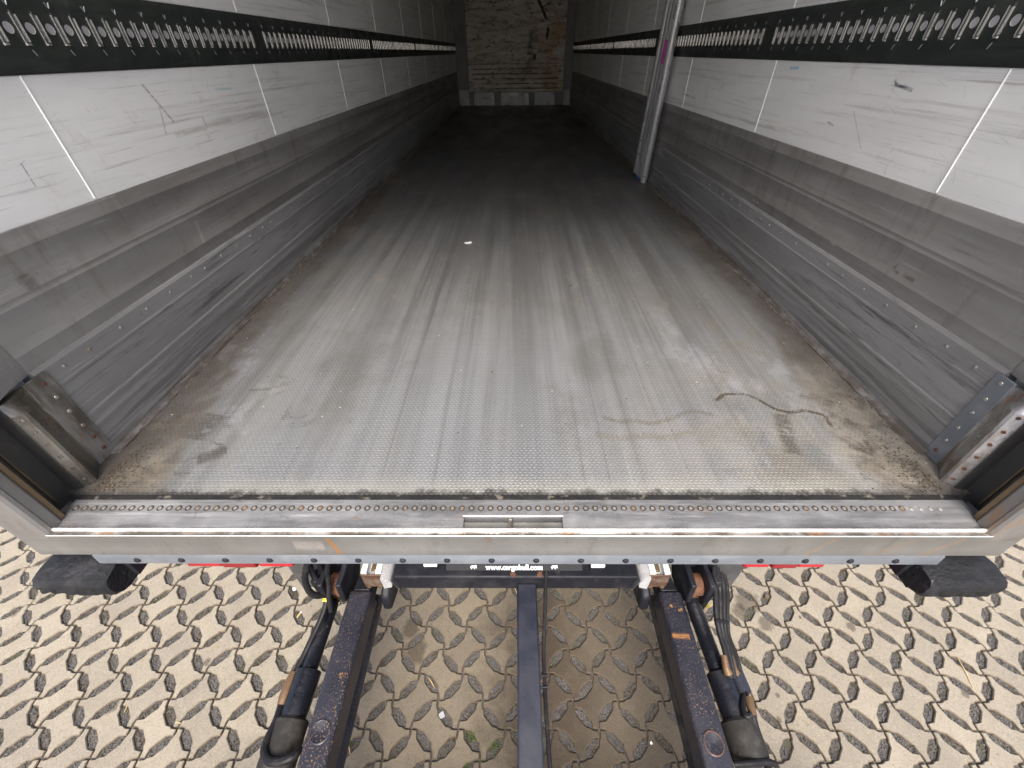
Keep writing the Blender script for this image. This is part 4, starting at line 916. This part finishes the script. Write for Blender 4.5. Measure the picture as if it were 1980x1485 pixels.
def scrap(name, px, py, z, w_, h_, rot, mat, label, cat, thick=.0015, group=None, curl=.3):
    p = at_z(px, py, z); n = 5; vs = []
    for i in range(n):
        for j in range(3):
            x = (i/(n-1)-.5)*w_*(1-.25*(j == 2)*(i % 2)); y = (j/2-.5)*h_*(1-.2*(i == 0)); zz = curl*h_*((i/(n-1)-.5)**2) + thick
            vs.append((x, y, zz))
    m_ = len(vs); vs += [(x, y, q-thick*.8) for x, y, q in vs]
    fs = [(i*3+j, (i+1)*3+j, (i+1)*3+j+1, i*3+j+1) for i in range(n-1) for j in range(2)]
    fs += [tuple(k+m_ for k in f[::-1]) for f in fs]
    rim = [i*3 for i in range(n)] + [(n-1)*3+1] + [i*3+2 for i in range(n-1, -1, -1)] + [1]
    fs += [(rim[k], rim[(k+1) % len(rim)], rim[(k+1) % len(rim)]+m_, rim[k]+m_) for k in range(len(rim))]
    o = MB().add(vs, fs).build(name, mat, None, smooth=False); o.location = (p.x, p.y, z); o.rotation_euler = (0, 0, rot)
    tag(o, label, cat, group); return o
scrap('paper_scrap', 905, 470, FZ+.0015, .045, .03, .3, 'tag', 'small white paper scrap on the tread plate floor', 'paper')
scrap('paper_scrap', 572, 1137, -.008, .030, .024, .6, 'tag', 'torn white paper bit in an opening of the pavers near the hose loop', 'paper')
scrap('plastic_square', 854, 1383, -.006, .022, .022, .5, 'foam', 'square translucent plastic piece lying in an opening between the pavers', 'plastic piece')
scrap('plastic_chip', 1259, 1437, .001, .009, .009, .5, 'aluwhite', 'tiny white plastic chip on a dark paver', 'plastic chip')
scrap('brown_leaf', 1483, 1155, .001, .026, .018, .9, 'gasket', 'dry pale brown leaf beside the dark oil stain', 'leaf')
p = at_z(578, 1190, -.008); e = empty('cigarette_butt', (p.x, p.y, -.010)); e.rotation_euler = (0, 0, 1.2); tag(e, 'cigarette butt with orange filter lying in a paver opening', 'cigarette butt')
MB().tube([(-.012, 0, .005), (.012, 0, .005)], .0042, 10).build('filter', 'straw', e); MB().tube([(.0122, 0, .005), (.020, 0, .0045)], .0040, 10).build('paper', 'tag', e)
for (pa_, pb_, z) in (((1852, 1272), (1882, 1332), .002), ((1398, 1394), (1402, 1380), .001), ((340, 1397), (350, 1399), .002), ((671, 1432), (677, 1458), .002), ((828, 1310), (840, 1330), -.004), ((982, 1112), (1001, 1150), .002), ((240, 1378), (247, 1362), -.004)):
    a, b = at_z(*pa_, z), at_z(*pb_, z); mid = (a+b)/2; o = MB().tube([a-mid+Vector((0, 0, .001)), Vector((.002, .001, .003)), b-mid+Vector((0, 0, .001))], [.0012, .002, .0012], 6).build('straw', 'straw')
    o.location = mid; tag(o, 'thin dry yellow straw lying on the pavers', 'straw', 'dry straws on the pavers')
tufts = [(912, 1424, .05, 70), (955, 1446, .04, 60), (679, 1440, .022, 30), (897, 1478, .035, 40), (894, 1229, .014, 14), (1685, 1251, .018, 20), (1558, 1187, .014, 14), (1601, 1232, .016, 16), (1753, 1193, .016, 16), (1596, 1312, .020, 24), (1700, 1331, .018, 20), (1708, 1366, .018, 20), (1800, 1369, .020, 22), (1829, 1334, .015, 14), (1606, 1279, .014, 14), (1646, 1277, .014, 14), (1939, 1385, .016, 16), (1743, 1423, .014, 14), (1663, 1330, .012, 14), (1485, 1115, .014, 14), (1375, 1150, .014, 16), (1398, 1225, .016, 16), (1452, 1170, .016, 16), (977, 1152, .014, 14), (1860, 1265, .012, 10), (1945, 1165, .014, 12)]
for (px, py, sz, nb) in tufts:
    p = at_z(px, py, -.012); m = MB()
    for _ in range(nb):
        a = random.uniform(0, 6.28); r = sz*.55*math.sqrt(random.random()); b = Vector((r*math.cos(a), r*math.sin(a)*.7, 0)); h = sz*random.uniform(.25, .6); ln = random.uniform(.2, .8)*h; a2 = random.uniform(0, 6.28)
        tip = b + Vector((ln*math.cos(a2), ln*math.sin(a2), h)); wv = Vector((-math.sin(a2), math.cos(a2), 0))*.0011; md = b*.5 + tip*.5 + Vector((0, 0, h*.18))
        m.add([b-wv, b+wv, md+wv*.8, md-wv*.8, tip], [(0, 1, 2, 3), (3, 2, 4)])
    o = m.build('grass_tuft', 'grass', smooth=False, fix=False); o.location = p
    lb = 'bushy yellow-green grass tuft in an opening between the lift arms' if sz > .03 else 'tiny green grass sprout in an opening between the lift arms' if px < 1100 else 'small green sprout of grass beside the black hydraulic hoses' if px < 1470 else 'small green moss and grass tuft in the sunny paving outside the hoses'
    tag(o, lb, 'grass tuft', 'grass tufts in the paving')
